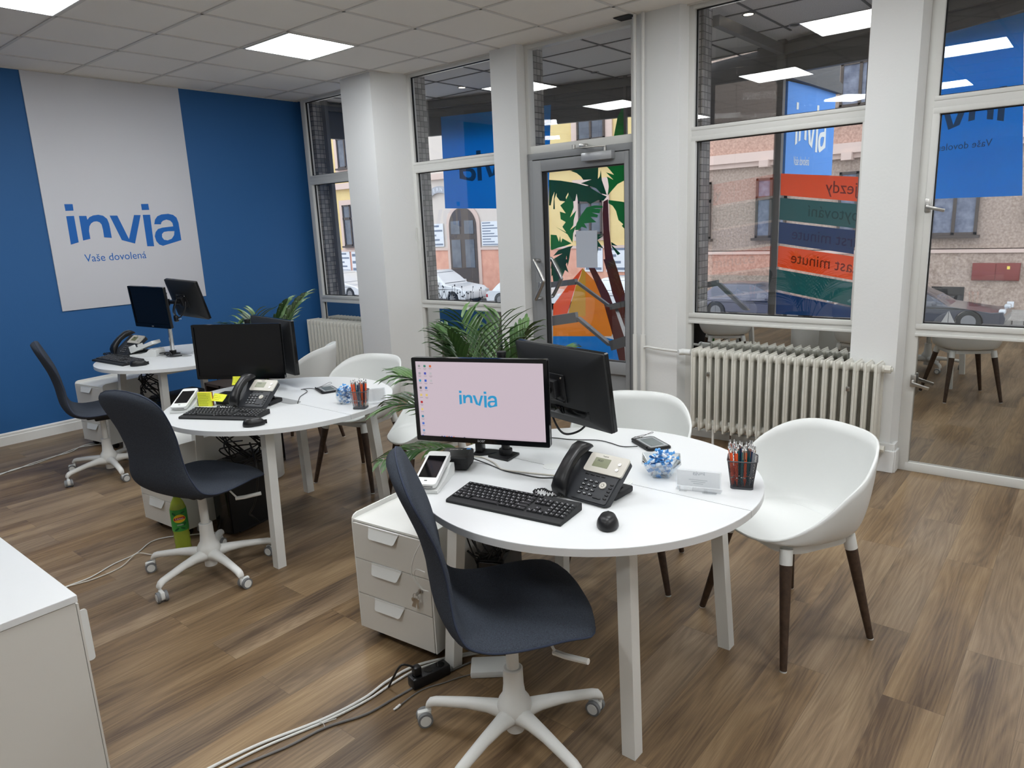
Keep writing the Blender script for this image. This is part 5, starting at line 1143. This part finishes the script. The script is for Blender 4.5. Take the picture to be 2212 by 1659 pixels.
# coloured films on the outer panes
film_b = mat_film('film_blue', srgb(36, 178, 242)); film_bd = mat_film('film_blue_letters', srgb(40, 120, 170), .5)
t = thing('window_film', 'blue window film seen behind the narrow window, dark mirrored invia letters on it', 'window sign')
m = MB(); m.prism([(.235, 2.80), (1.518, 2.80), (1.457, 1.76), (.22, 1.82)], .001, .0016, 0, M1); m.build('film', film_b, t, smooth=0)
m = MB(); m.prism([(0, 0), (1, 0), (1, 1), (0, 1)], 0, .0001) if False else None
logo(m, M1 @ Matrix.Translation((1.14, 2.085, .002)) @ Matrix.Diagonal((-.265, .265, 1, 1)), 0, .0006); m.build('mirrored_letters', film_bd, t, smooth=0)
t = thing('window_film', 'blue window film in the rightmost window with dark mirrored letters', 'window sign')
m = MB(); m.prism([(1.20, 2.745), (1.772, 2.763), (1.875, 1.655), (1.20, 1.665)], .001, .0016, 0, M2); m.build('film', film_b, t, smooth=0)
m = MB(); logo(m, M2 @ Matrix.Translation((1.655, 2.09, .002)) @ Matrix.Diagonal((-.205, .205, 1, 1)), 0, .0006)
text_mesh(m, 'Vaše dovolená', .066, M2 @ Matrix.Translation((1.665, 1.985, .002)) @ Matrix.Diagonal((-1, 1, 1, 1))); m.build('mirrored_letters', film_bd, t, smooth=0)
film_c = {'o': mat_film('film_orange', srgb(255, 140, 78)), 't': mat_film('film_teal', srgb(62, 144, 146)), 'n': mat_film('film_navy', srgb(48, 104, 158))}
film_d = {'o': mat_film('film_orange_dark', srgb(175, 80, 52), .5), 't': mat_film('film_teal_dark', srgb(38, 108, 110), .5), 'n': mat_film('film_navy_dark', srgb(28, 66, 124), .5)}
ST = [[(0.035,1.938),(0.739,1.857),(0.741,1.673),(0.039,1.759)],[(0.038,1.738),(0.739,1.654),(0.741,1.47),(0.036,1.556)],[(0.037,1.535),(0.739,1.454),(0.741,1.271),(0.037,1.356)],[(0.038,1.335),(0.742,1.252),(0.743,1.068),(0.036,1.155)],[(0.035,1.133),(0.746,1.05),(0.743,0.865),(0.034,0.955)],[(0.034,0.933),(0.744,0.849),(0.746,0.768),(0.04,0.741)]]
names = ('orange', 'teal', 'navy', 'orange', 'teal', 'navy'); words = ('Zájezdy', 'Ubytování', 'First minute', 'Last minute', '', '')
where = ('topmost of the six, under the light blue sign', 'second of six from the top', 'third of six from the top', 'fourth of six from the top, with dark mirrored letters', 'fifth of six from the top', 'lowest of the six')
for k, P in enumerate(ST):
    c = names[k][0]; t = thing('window_stripe', '%s slanted film stripe, %s' % (names[k], where[k]), 'window sign')
    m = MB(); m.prism(P, .001, .0016, 0, M2); m.build('film', film_c[c], t, smooth=0)
    if words[k]:
        ex = (.465, .31, .17, .172)[k]; m = MB(); mm_ = MB(); text_mesh(mm_, words[k], .135, Matrix.Identity(4)); wd = max(v[0] for v in mm_.v)
        ez = 1.938-.2*k-.118*(ex-.035)-.13
        A_ = Matrix(((-1, 0, 0, ex+wd), (.118, 1, 0, ez-.118*wd), (0, 0, 1, .002), (0, 0, 0, 1)))
        vs = [v for v in mm_.v]; m.add(vs, mm_.f, 0, M2 @ A_)
        # keep only what lies on the stripe
        keep = []; 
        for f_ in m.f:
            u_ = [((Vector(m.v[i])-F2(0)).dot(Vector((1, -.325, 0)).normalized())) for i in f_]
            if max(u_) < 1.35: keep.append(f_)
        m.f = keep; m.mi = [0]*len(keep)
        m.build('mirrored_letters', film_d[c], t, smooth=0)
# palm and tent graphic
green_f = mat_film('film_green', srgb(60, 170, 96)); green_d = mat_film('film_dark_green', srgb(36, 124, 82))
t = thing('window_graphic', 'beach picture film seen through the door: green palms, brown trunks, orange tent, blue sea', 'window sign')
LEAF = [[(1.473,2.056),(1.604,2.039),(1.777,2.003),(1.903,1.962),(2.036,1.879),(2.098,1.851),(2.061,1.811),(2.008,1.822),(1.954,1.799),(1.918,1.784),(1.882,1.811),(1.828,1.814),(1.787,1.825),(1.775,1.898),(1.757,1.826),(1.726,1.819),(1.69,1.83),(1.683,1.915),(1.654,1.866),(1.663,1.822),(1.588,1.835),(1.553,1.88),(1.554,1.918),(1.527,1.855),(1.53,1.751),(1.511,1.752),(1.518,1.838),(1.531,1.932),(1.506,1.882),(1.484,1.792),(1.465,1.793)],[(1.708,2.134),(2.013,2.155),(2.006,2.031),(2.026,2.055),(2.039,2.12),(2.047,2.02),(2.098,1.867),(2.036,1.887),(1.984,1.941),(1.886,1.98),(1.823,2.0),(1.94,2.031),(1.85,2.032),(1.824,2.068),(1.78,2.104)],[(2.067,2.16),(2.284,2.169),(2.296,2.005),(2.213,1.969),(2.142,1.898),(2.106,1.859),(2.121,1.949),(2.109,2.025),(2.1,2.05),(2.17,2.013),(2.127,2.057),(2.092,2.092),(2.176,2.062),(2.111,2.14)],[(2.115,1.816),(2.185,1.804),(2.255,1.792),(2.295,1.782),(2.293,1.505),(2.253,1.549),(2.267,1.566),(2.218,1.61),(2.193,1.703),(2.159,1.755),(2.115,1.783)],[(1.688,1.898),(1.736,1.819),(1.739,1.759),(1.695,1.657),(1.766,1.727),(1.736,1.63),(1.731,1.578),(1.692,1.527),(1.762,1.572),(1.727,1.491),(1.716,1.395),(1.653,1.502),(1.533,1.568),(1.663,1.485),(1.608,1.565),(1.647,1.612),(1.592,1.644),(1.585,1.723),(1.65,1.702),(1.591,1.787),(1.644,1.823)],[(1.747,1.525),(1.767,1.594),(1.825,1.686),(1.88,1.752),(1.963,1.769),(2.052,1.761),(2.052,1.739),(1.944,1.74),(2.033,1.728),(2.015,1.686),(1.934,1.698),(2.002,1.67),(1.992,1.645),(1.915,1.656),(1.982,1.598),(1.933,1.596),(1.85,1.59),(1.881,1.538),(1.822,1.557),(1.784,1.524)],[(1.474,1.487),(1.54,1.48),(1.566,1.409),(1.578,1.47),(1.589,1.399),(1.605,1.443),(1.707,1.387),(1.631,1.363),(1.555,1.347),(1.478,1.322),(1.469,1.34)],[(1.724,1.364),(1.696,1.334),(1.686,1.282),(1.674,1.211),(1.653,1.14),(1.647,1.265),(1.631,1.176),(1.634,1.124),(1.463,1.126),(1.474,1.215),(1.601,1.284),(1.495,1.26),(1.554,1.32),(1.669,1.353)],[(1.985,1.474),(2.048,1.471),(2.002,1.447),(2.056,1.454),(1.992,1.413),(2.054,1.325),(2.001,1.344),(1.99,1.274)],[(2.137,1.391),(2.207,1.346),(2.145,1.357),(2.237,1.268),(2.206,1.252),(2.145,1.34)],[(1.474,1.226),(1.669,1.221),(1.637,1.165),(1.665,1.079),(1.625,1.108),(1.592,1.032),(1.57,0.974),(1.527,0.888),(1.513,0.936),(1.489,0.975),(1.481,1.053),(1.468,1.043)]]
TR = [[(2.061,1.802),(2.111,1.825),(2.114,1.682),(2.12,1.512),(2.144,1.296),(2.187,1.114),(2.079,1.116),(2.056,1.428),(2.051,1.685)],[(2.053,1.213),(2.168,1.211),(2.205,1.099),(2.279,0.856),(2.277,0.495),(2.145,0.856),(2.09,1.091)],[(1.891,1.127),(1.959,1.124),(2.106,0.856),(2.191,0.628),(2.267,0.399),(2.279,0.127),(2.21,0.135),(2.178,0.281),(2.121,0.493),(2.047,0.761),(1.952,0.99)]]
a_ = MB(); b_ = MB()
for k, P in enumerate(LEAF): (b_ if k in (0, 1, 7, 8, 9, 10) else a_).prism(P, .001+.0002*k, .0016+.0002*k, 0, M1)
# leaves that reach above the door into the transom pane
a_.prism([(2.15, 2.16), (2.30, 2.16), (2.30, 2.75), (2.22, 2.62), (2.17, 2.40)], .001, .0016, 0, M1); b_.prism([(1.42, 2.24), (1.55, 2.33), (1.66, 2.30), (1.80, 2.22), (1.62, 2.22)], .001, .0016, 0, M1)
a_.build('palm_leaf', green_f, t, smooth=0); b_.build('palm_leaf', green_d, t, smooth=0)
c_ = MB()
for k, P in enumerate(TR): c_.prism(P, .004+.0003*k, .0045+.0003*k, 0, M1)
c_.build('palm_trunk', mat_film('film_brown', srgb(140, 82, 74)), t, smooth=0)
for nm, P, c in (('tent_side', [(1.822,1.124),(1.703,1.002),(1.641,0.926),(1.481,0.731),(1.472,0.603),(1.632,0.614),(1.742,0.944),(1.794,1.049)], srgb(255, 148, 104)), ('tent_middle', [(1.822,1.124),(1.794,1.029),(1.742,0.934),(1.643,0.614),(1.845,0.606),(1.855,1.086)], srgb(236, 204, 108)), ('tent_front', [(1.855,1.086),(1.962,0.98),(2.027,0.799),(2.075,0.685),(2.14,0.426),(2.129,0.394),(1.465,0.382),(1.471,0.583),(1.643,0.614),(1.845,0.606)], srgb(250, 188, 96)), ('sea', [(1.465,0.382),(1.991,0.392),(2.168,0.358),(2.21,0.13),(2.097,0.126),(1.462,0.283)], srgb(80, 180, 235))):
    m = MB(); m.prism(P, .001, .0016, 0, M1); m.build(nm, mat_film('film_'+nm, c), t, smooth=0)
t = thing('notice', 'blank-backed white notice sheet taped to the glass of the door', 'paper')
MB().span((3.59, -.0085, 1.25), (3.79, -.0065, 1.54)).build('sheet', mat_film('notice_paper', srgb(215, 220, 228), .4), t, smooth=0)
t = thing('sticker', 'small white triangle sticker split in two at the bottom of the rightmost window', 'sticker')
m = MB(); Mx = frame_mat((0, -.0045, 0), (1, 0, 0), (0, 0, 1)); m.prism([(6.221, 1.01), (6.221, .94), (6.188, .94)], 0, .0008, 0, Mx); m.prism([(6.224, 1.01), (6.258, .94), (6.224, .94)], 0, .0008, 0, Mx); m.build('film', mat_film('sticker_white', srgb(210, 212, 214), .4), t, smooth=0)
# blade sign
t = thing('blade_sign', 'light blue hanging sign with white invia lettering beyond the display window', 'sign')
bx = (Vector((4.86, 2.32, 0))-Vector((4.70, 1.54, 0))); bl = bx.length; Mb = frame_mat((4.70, 1.54, 1.935), bx, (0, 0, 1))
m = MB(); m.prism([(0, 0), (bl, -.005), (bl, .72), (0, .745)], -.03, .0, 0, Mb); m.build('board', mat('sign_light_blue', srgb(66, 142, 226), .5), t, smooth=0)
m = MB(); logo(m, Mb @ Matrix.Translation((.195, .175, .001)) @ Matrix.Diagonal((.17, .33, 1, 1)), 0, .001); text_mesh(m, 'Vaše dovolená', .085, Mb @ Matrix.Translation((.13, .075, .001)) @ Matrix.Diagonal((.52, 1.25, 1, 1))); m.build('lettering', white_plastic, t, smooth=0)
m = MB(); m.prism([(0, .76), (bl+.03, .70), (bl+.04, .74), (bl+.04, .78), (bl-.02, .80), (bl-.02, 1.0), (0, 1.06)], -.30, .04, 0, Mb); m.build('sign_canopy', fascia, t, smooth=0)

# zigzag handrails outside the door
def rail(pts, w_, label):
    m = MB(); pts = [Vector(p) for p in pts]
    for a, b in zip(pts, pts[1:]): bar(m, a, b, w_, .05)
    tag(m.build('handrail', rail_grey, None, smooth=0), label, 'handrail')
rail([(2.50, .9, .99), (2.96, .9, 1.045), (3.345, .9, .815), (3.60, .9, .875), (3.85, .9, .80)], .055, 'grey zigzag handrail outside the door, the upper one')
rail([(2.50, .9, .62), (2.96, .9, .70), (3.345, .9, .445), (3.60, .9, .53), (3.85, .9, .46)], .10, 'wide grey zigzag handrail outside the door, the lower one')
rail([(4.10, .9, 1.0), (4.40, .9, 1.06), (4.655, .9, .84)], .05, 'grey zigzag bar standing in for a handrail reflection, lower left of the display window')  # solid bar modelled for a rail mirrored in the side glass
t = thing('handrail_post', 'grey post carrying the handrails outside the door', 'post'); m = MB(); m.span((3.64, .93, -.02), (3.69, .97, .88)); m.build('post', rail_grey, t, smooth=0)

# dry shrub in a trough behind the narrow window
t = thing('dry_shrub', 'dry dark twigs with seed heads in a trough outside the narrow window', 'plant', (1.5, .7, -.02))
MB().box((0, 0, .3), (.9, .22, .6), bev=.01).build('trough', mat('trough_grey', srgb(90, 90, 88), .7), t)
m = MB(); rq = random.Random(9); hd = MB()
for k in range(36):
    x_ = rq.uniform(-.42, .42); p = Vector((x_, rq.uniform(-.06, .06), .58)); pts = [p]
    for j in range(4): p = p+Vector((rq.uniform(-.03, .03), rq.uniform(-.02, .02), rq.uniform(.05, .13))); pts.append(p); hd.cyl(p, p+Vector((.004, 0, .014)), .009 if rq.random() < .6 else .004, .003, seg=6)
    m.tube(pts, .0018, 5)
m.build('twigs', mat('twig_brown', srgb(52, 42, 34), .8), t); hd.build('seed_heads', mat('twig_dark', srgb(36, 30, 26), .9), t)

# ------------------------------------------------------------------ street
ZS = -2.0
struct(MB().span((-60, 3.2, ZS-.2), (30, 60, ZS)).build('floor_street', mat('asphalt', srgb(128, 126, 124), .9, noise=srgb(108, 106, 105), nscale=3), smooth=0))
pav = mat_tiles('cobble_pavement', .30, srgb(176, 172, 166), srgb(160, 156, 150), srgb(104, 100, 96), .2, .8, axis='XY')
struct(MB().span((-60, 21.2, ZS), (30, 24, ZS+.12)).build('floor_pavement', pav, smooth=0))
YF = 24.0
yellow = mat('facade_yellow', srgb(220, 198, 142), .9, noise=srgb(212, 188, 132), nscale=1); cream = mat('facade_cream', srgb(206, 196, 188), .9); pink = mat('facade_pink', srgb(222, 168, 146), .9, noise=srgb(206, 150, 130), nscale=2)
stucco = mat('facade_stucco', srgb(184, 166, 154), .95, noise=srgb(142, 124, 112), nscale=13, bump=.6, bscale=30); stucco2 = mat('facade_salmon', srgb(200, 166, 150), .95, noise=srgb(160, 126, 112), nscale=13, bump=.6, bscale=30)
trimp = mat('facade_trim_rose', srgb(206, 184, 174), .85); fr_brown = mat('old_window_brown', srgb(70, 60, 54), .6); pane_d = mat('street_window_glass', srgb(66, 72, 84), .12, noise=srgb(96, 102, 112), nscale=1.5); curtain = mat('net_curtain', srgb(128, 134, 150), .8, noise=srgb(84, 90, 108), nscale=4)
b1 = thing('street_building', 'yellow and cream building with pink base across the street', 'building', (-20, YF, ZS))
def part(par, nm, m_, spans, off=(0, 0, 0)):
    m = MB()
    for a, b in spans: m.span([a[i]-par.location[i] for i in range(3)], [b[i]-par.location[i] for i in range(3)])
    return m.build(nm, m_, par, smooth=0)
part(b1, 'wall', yellow, [((-45, YF, .40), (-23.7, YF+2, 12)), ((-16.6, YF, .40), (-9.2, YF+2, 12))])
part(b1, 'cream_wall', cream, [((-23.7, YF-.05, .40), (-16.6, YF+2, 12))])
part(b1, 'base_wall', pink, [((-45, YF-.08, ZS), (-9.2, YF+2, .40))])
part(b1, 'cornice', trimp, [((-45, YF-.3, 4.15), (-24.2, YF, 4.5)), ((-24, YF-.3, 4.15), (-9.2, YF, 4.45)), ((-45, YF-.15, .34), (-21.35, YF, .46)), ((-18.95, YF-.15, .34), (-9.2, YF, .46))])
def swin(par, x0, x1, z0, z1, sur=True, cur=False):
    f_ = MB(); a = Vector((x0, YF-.12, z0))-par.location; b = Vector((x1, YF, z1))-par.location
    if sur: f_.span((a.x-.35, a.y+.02, a.z-.3), (b.x+.35, b.y-.02, b.z+.3)); 
    s_ = f_.build('window_surround', trimp, par, smooth=0) if sur else None
    f_ = MB(); y0 = a.y-.06
    f_.span((a.x, y0, a.z), (a.x+.09, y0+.1, b.z)); f_.span((b.x-.09, y0, a.z), (b.x, y0+.1, b.z)); f_.span(((a.x+b.x)/2-.05, y0, a.z), ((a.x+b.x)/2+.05, y0+.1, b.z))
    f_.span((a.x, y0, a.z), (b.x, y0+.1, a.z+.09)); f_.span((a.x, y0, b.z-.09), (b.x, y0+.1, b.z)); f_.span((a.x, y0, a.z+(b.z-a.z)*.64), (b.x, y0+.1, a.z+(b.z-a.z)*.70)); f_.span((a.x-.1, y0-.15, a.z-.1), (b.x+.1, y0+.1, a.z))
    w_ = f_.build('window', fr_brown, par, smooth=0)
    p_ = MB(); p_.span((a.x+.02, y0+.05, a.z+.02), (b.x-.02, y0+.07, b.z-.02)); p_.build('window_glass', curtain if cur else pane_d, w_, smooth=0)
for x0, x1, z0, z1 in ((-30.4, -28.9, 5.4, 8.0), (-30.4, -28.9, .7, 3.2), (-12.6, -11.1, 5.2, 7.8), (-12.6, -11.3, 1.0, 3.2), (-26.5, -25.1, 5.4, 8.0), (-16.2, -14.9, 5.2, 7.8), (-16.2, -14.9, 1.0, 3.2)): swin(b1, x0, x1, z0, z1)
m = MB(); cx = -20.15; hw = 1.0
arch = [(cx-hw, ZS+.02), (cx-hw, 1.6)]+[(cx+hw*math.cos(R(a)), 1.6+hw*math.sin(R(a))) for a in range(170, 5, -10)]+[(cx+hw, 1.6), (cx+hw, ZS+.02)]
Mf = frame_mat((0, YF-.09, 0), (1, 0, 0), (0, 0, 1)); Mf = Matrix.Translation(-b1.location) @ Mf
big = [(cx+(x_-cx)*1.22, z_ if z_ < 0 else z_*1.05+.05) for x_, z_ in arch]
m.prism(big, 0, .05, 0, Mf); m.build('door_surround', trimp, b1, smooth=0)
m = MB(); m.prism(arch, .055, .09, 0, Mf); dd = m.build('arched_door', mat('street_door_brown', srgb(74, 64, 58), .6), b1, smooth=0)
m = MB()
for s_ in (-1, 1):
    m.span((cx+s_*.5-.33, YF-.21, -.6), (cx+s_*.5+.33, YF-.19, .9)); m.span((cx+s_*.5-.33, YF-.21, 1.2), (cx+s_*.5+.33, YF-.19, 1.9))
m.v = [tuple(Vector(v)-b1.location) for v in m.v]; m.build('door_glass', pane_d, dd, smooth=0)
brd = mat('sign_board_white', srgb(216, 220, 226), .6); txg = mat('sign_text_grey', srgb(112, 122, 140), .6); txb = mat('sign_text_blue', srgb(40, 70, 130), .6)
def board(label, x0, x1, z0, z1, rows_, c=brd, txt=None, par=None):
    t = thing('sign_board', label, 'sign', (x0, YF-.14, z0)); MB().span((0, 0, 0), (x1-x0, .04, z1-z0)).build('board', c, t, smooth=0); m = MB()
    for k in range(rows_):
        zc = (z1-z0)*(k+.5)/rows_; m.span((.06, -.006, zc-(z1-z0)/rows_*.22), ((x1-x0)-.06-(.25*(k % 3)), .0, zc+(z1-z0)/rows_*.16))
    if txt: text_mesh(m, txt[0], txt[1], Matrix.Translation((.08, -.004, txt[2])) @ frame_mat((0, 0, 0), (1, 0, 0), (0, 0, 1)))
    m.build('printing', txg if not txt else txb, t, smooth=0)
board('grey and white company sign board left of the arched door across the street', -22.7, -21.65, .55, 1.80, 5); board('striped company sign board right of the arched door across the street', -18.8, -17.6, .55, 1.80, 9)
board('poster in a dark frame low on the pink wall, seen through the leftmost window', -31.1, -30.1, -.95, .35, 5); board('second poster low on the pink wall, seen through the leftmost window', -29.9, -28.6, -.95, .35, 3)
board('poster on the pink wall seen through the right edge of the door, left one', -12.3, -11.3, -.75, .45, 4); board('poster on the pink wall seen through the right edge of the door, right one', -11.1, -10.0, -.75, .45, 4)
t = thing('arched_sign', 'curved grey sign with the letters PERN on the cream facade', 'sign', (-22.2, YF-.2, 3.2))
m = MB(); oa = circ(1.5, 14, .5, -.9, 60, 130); ia = circ(1.15, 14, .5, -.9, 60, 130); m.prism(oa+ia[::-1], 0, .05, 0, frame_mat((0, 0, 0), (1, 0, 0), (0, 0, 1))); m.build('board', mat('sign_grey', srgb(158, 160, 168), .6), t, smooth=0)
m = MB()
for ch, a in zip('PERN', (118, 106, 94, 82)): text_mesh(m, ch, .28, frame_mat((.5+1.23*math.cos(R(a)), -.052, -.9+1.23*math.sin(R(a))), (math.sin(R(a)), 0, -math.cos(R(a))), (math.cos(R(a)), 0, math.sin(R(a)))), align='CENTER')
m.build('lettering', brd, t, smooth=0)

b2 = thing('street_building', 'pinkish-grey stucco building across the street, with the red meter box', 'building', (0, YF, ZS))
part(b2, 'wall', stucco, [((-9.2, YF, .15), (16, YF+2, 12)), ((-9.2, YF-.03, ZS), (16, YF+2, .0))])
part(b2, 'salmon_band', stucco2, [((-9.2, YF-.02, 3.95), (16, YF+.1, 4.9)), ((-9.2, YF-.035, -.85), (1.4, YF+.1, .0))])
part(b2, 'string_course', trimp, [((-9.2, YF-.10, .0), (16, YF+1, .12)), ((-9.2, YF-.35, 3.6), (16, YF+.1, 3.95)), ((-9.2, YF-.2, 3.42), (16, YF+.1, 3.6))])
for x0, x1, z0, z1 in ((-7.1, -6.0, .65, 2.95), (-4.1, -2.9, .65, 2.95), (-1.0, .25, .65, 2.95), (2.05, 3.44, .60, 2.95), (-1.15, .2, 5.2, 7.4), (-4.2, -2.9, 5.2, 7.4), (2.1, 3.4, 5.2, 7.4), (6.0, 7.4, .6, 2.95)): swin(b2, x0, x1, z0, z1, False, True)
part(b2, 'bracket', trimp, [((-.9, YF-.5, 3.35), (-.55, YF, 3.62)), ((-3.9, YF-.5, 3.35), (-3.55, YF, 3.62)), ((-6.8, YF-.5, 3.35), (-6.45, YF, 3.62))])
part(b2, 'cellar_opening', mat('cellar_dark', srgb(34, 32, 32), .8), [((2.25, YF-.06, -1.9), (3.24, YF, -1.16))])
t = thing('electric_cabinet', 'dark red two-door meter box on the stucco wall across the street', 'electrical box', (3.42, YF-.16, -.92))
mr_ = mat('meter_box_red', srgb(122, 52, 48), .6); m = MB(); m.span((0, .02, 0), (1.34, .12, .58), bev=.01); m.build('box_body', mr_, t)
for k in (0, 1): m = MB(); m.span((.02+.66*k, .0, .02), (.66+.66*k, .02, .56), bev=.004); m.build('door', mr_, t)
MB().span((.98, -.006, .38), (1.06, 0, .48)).build('warning_sticker', mat('warn_yellow', srgb(232, 210, 90), .6), t, smooth=0)
t = thing('wall_box', 'small white box low on the stucco wall, right of the dark car', 'box', (4.5, YF-.12, -1.80)); MB().span((0, 0, 0), (.19, .12, .19), bev=.01).build('box_body', brd, t)
t = thing('wall_unit', 'white unit on the stucco wall at the right edge of the photo', 'box', (4.72, YF-.25, 1.05)); MB().span((0, 0, 0), (.5, .25, .85), bev=.02).build('box_body', brd, t)

# ------------------------------------------------------------------ parked cars
def car(x, y, label, colr, L_=4.4, H_=1.45, estate=False, face=1, saloon=False):
    t = thing('parked_car', label, 'car', (x, y, ZS), 0 if face > 0 else PI); W_ = 1.75
    paint = mat('paint_'+colr[0], colr[1], .22, coat=.6)
    hb = H_*.60
    low = [(-L_/2, .35), (-L_/2, .62), (-L_/2+.06, hb-.06), (-L_/2+.2, hb), (L_*.16, hb+.02), (L_/2-.35, hb-.14), (L_/2-.06, .62), (L_/2, .45), (L_/2-.02, .28)]
    for cxw in (L_*.31, -L_*.30): low += [(cxw+.36*math.cos(R(a)), .28+.36*math.sin(R(a))) for a in range(0, 181, 20)]
    low += [(-L_/2+.04, .26)]
    Mx = frame_mat((0, W_/2, 0), (1, 0, 0), (0, 0, 1)); m = MB(); m.prism(low, 0, W_, 0, Mx); b = m.build('body', paint, t, smooth=30)
    bv = b.modifiers.new('b', 'BEVEL'); bv.width = .05; bv.segments = 3; bv.limit_method = 'ANGLE'
    rear = -L_/2+(.15 if estate else .55 if saloon else .25); r2_ = -L_/2+(.55 if estate else 1.25 if saloon else .75)
    rows = []
    for z_, a, c_, w_ in ((hb-.02, rear, L_*.20, .84), (hb+(H_-hb)*.5, rear+(r2_-rear)*.5, L_*.20-.42, .76), (H_-.04, r2_, L_*.20-.85, .67), (H_, r2_+.12, L_*.20-1.0, .60)):
        P = rrect(c_-a, 2*w_, .10, 4); rows.append([(px+(a+c_)/2, py, z_) for px, py in P])
    m = MB(); m.grid(rows, closed=True); n = len(rows[0]); N = len(m.v); m.f.append(list(range(N-n, N))); m.mi.append(0); m.build('roof', paint, t, smooth=50)
    m = MB(); za, zb = hb+.04, H_-.09
    def ed(z_): q = (z_-hb+.02)/(H_-.04-hb+.02); return rear+(r2_-rear)*q, L_*.20-.85*q, .84-.17*q
    for s_ in (-1, 1):
        xa = [ed(za)[0]+.16, ed(za)[1]-.18]; xb = [ed(zb)[0]+.12, ed(zb)[1]-.12]; n_ = 3 if estate else 2
        for k in range(n_):
            f0, f1 = k/n_+.02, (k+1)/n_-.02
            q = [(xa[0]+(xa[1]-xa[0])*f0, za), (xa[0]+(xa[1]-xa[0])*f1, za), (xb[0]+(xb[1]-xb[0])*f1, zb), (xb[0]+(xb[1]-xb[0])*f0, zb)]
            vs = [(px, s_*(ed(pz)[2]+.004), pz) for px, pz in q]+[(px, s_*(ed(pz)[2]-.01), pz) for px, pz in q]
            m.add(vs, [(0, 1, 2, 3), (7, 6, 5, 4), (0, 4, 5, 1), (1, 5, 6, 2), (2, 6, 7, 3), (3, 7, 4, 0)])
    m.build('side_window', mat('car_glass', srgb(52, 60, 66), .06), t, smooth=0)
    m = MB(); a0, a1_, w0 = ed(za); b0, b1_, w1 = ed(zb)
    for (p, q) in (((a1_+.012, b1_+.012)), ((a0-.012, b0-.012))): m.add([(p, -w0*.86, za), (p, w0*.86, za), (q, w1*.84, zb), (q, -w1*.84, zb)], [(0, 1, 2, 3)])
    m.build('windscreen', mat('car_glass', srgb(52, 60, 66), .06), t, smooth=0)
    for cxw in (L_*.31, -L_*.30):
        for s_ in (-1, 1):
            m = MB(); m.cyl((cxw, s_*(W_/2-.2), .31), (cxw, s_*(W_/2-.01), .31), .31, seg=28); wh = m.build('wheel', black_soft, t)
            m = MB(); m.cyl((cxw, s_*(W_/2-.02), .31), (cxw, s_*(W_/2+.0), .31), .19, seg=20); m.build('hubcap', rail_grey, wh)
    m = MB()
    for s_ in (-1, 1): m.box((L_*.12, s_*(W_/2+.06), hb+.07), (.14, .16, .12), bev=.03)
    m.build('mirror', paint, t); m = MB()
    for s_ in (-1, 1): m.box((-L_/2+.05, s_*(W_/2-.14), hb-.22), (.12, .3, .16), bev=.03)
    m.build('tail_lamp', mat('tail_red', srgb(160, 24, 28), .3), t)
    m = MB()
    for s_ in (-1, 1): m.box((L_/2-.10, s_*(W_/2-.2), .62), (.16, .3, .12), bev=.03)
    m.build('headlamp', mat('headlamp', srgb(200, 205, 210), .15), t)
    m = MB()
    for s_ in (-1, 1):
        m.box((-L_*.12, s_*(W_/2+.005), hb-.12), (.18, .02, .03), bev=.005)
        for f0 in (-.30, -.02, .22): m.box((L_*f0, s_*(W_/2+.001), hb-.30), (.006, .004, .5))
    m.build('handle', gasket, t, smooth=0)
    return t
Wp = ('white', srgb(206, 208, 212)); Gp = ('grey', srgb(88, 88, 104)); Dp_ = ('dark', srgb(58, 60, 70)); Sp = ('silver', srgb(186, 190, 196))
car(-18.0, 20.0, 'white estate car parked across the street, seen in the narrow window', Wp, 4.5, 1.58, estate=True, face=1)
car(-12.6, 20.2, 'white hatchback parked behind the estate car, only its tail seen in the narrow window', Wp, 4.1, 1.2, face=1)
car(-25.6, 20.0, 'white car parked across the street, seen in the leftmost window', Wp, 4.3, 1.46, face=1)
car(-7.4, 20.4, 'white car parked across the street, half hidden behind the door picture', ('offwhite', srgb(212, 214, 216)), 4.2, 1.35, face=1)
car(-2.3, 20.0, 'dark grey hatchback parked across the street, seen in the display window', Gp, 4.4, 1.24, face=1)
car(2.6, 20.0, 'dark saloon car parked across the street, its nose seen in the rightmost window', Dp_, 4.6, 1.22, saloon=True, face=1)
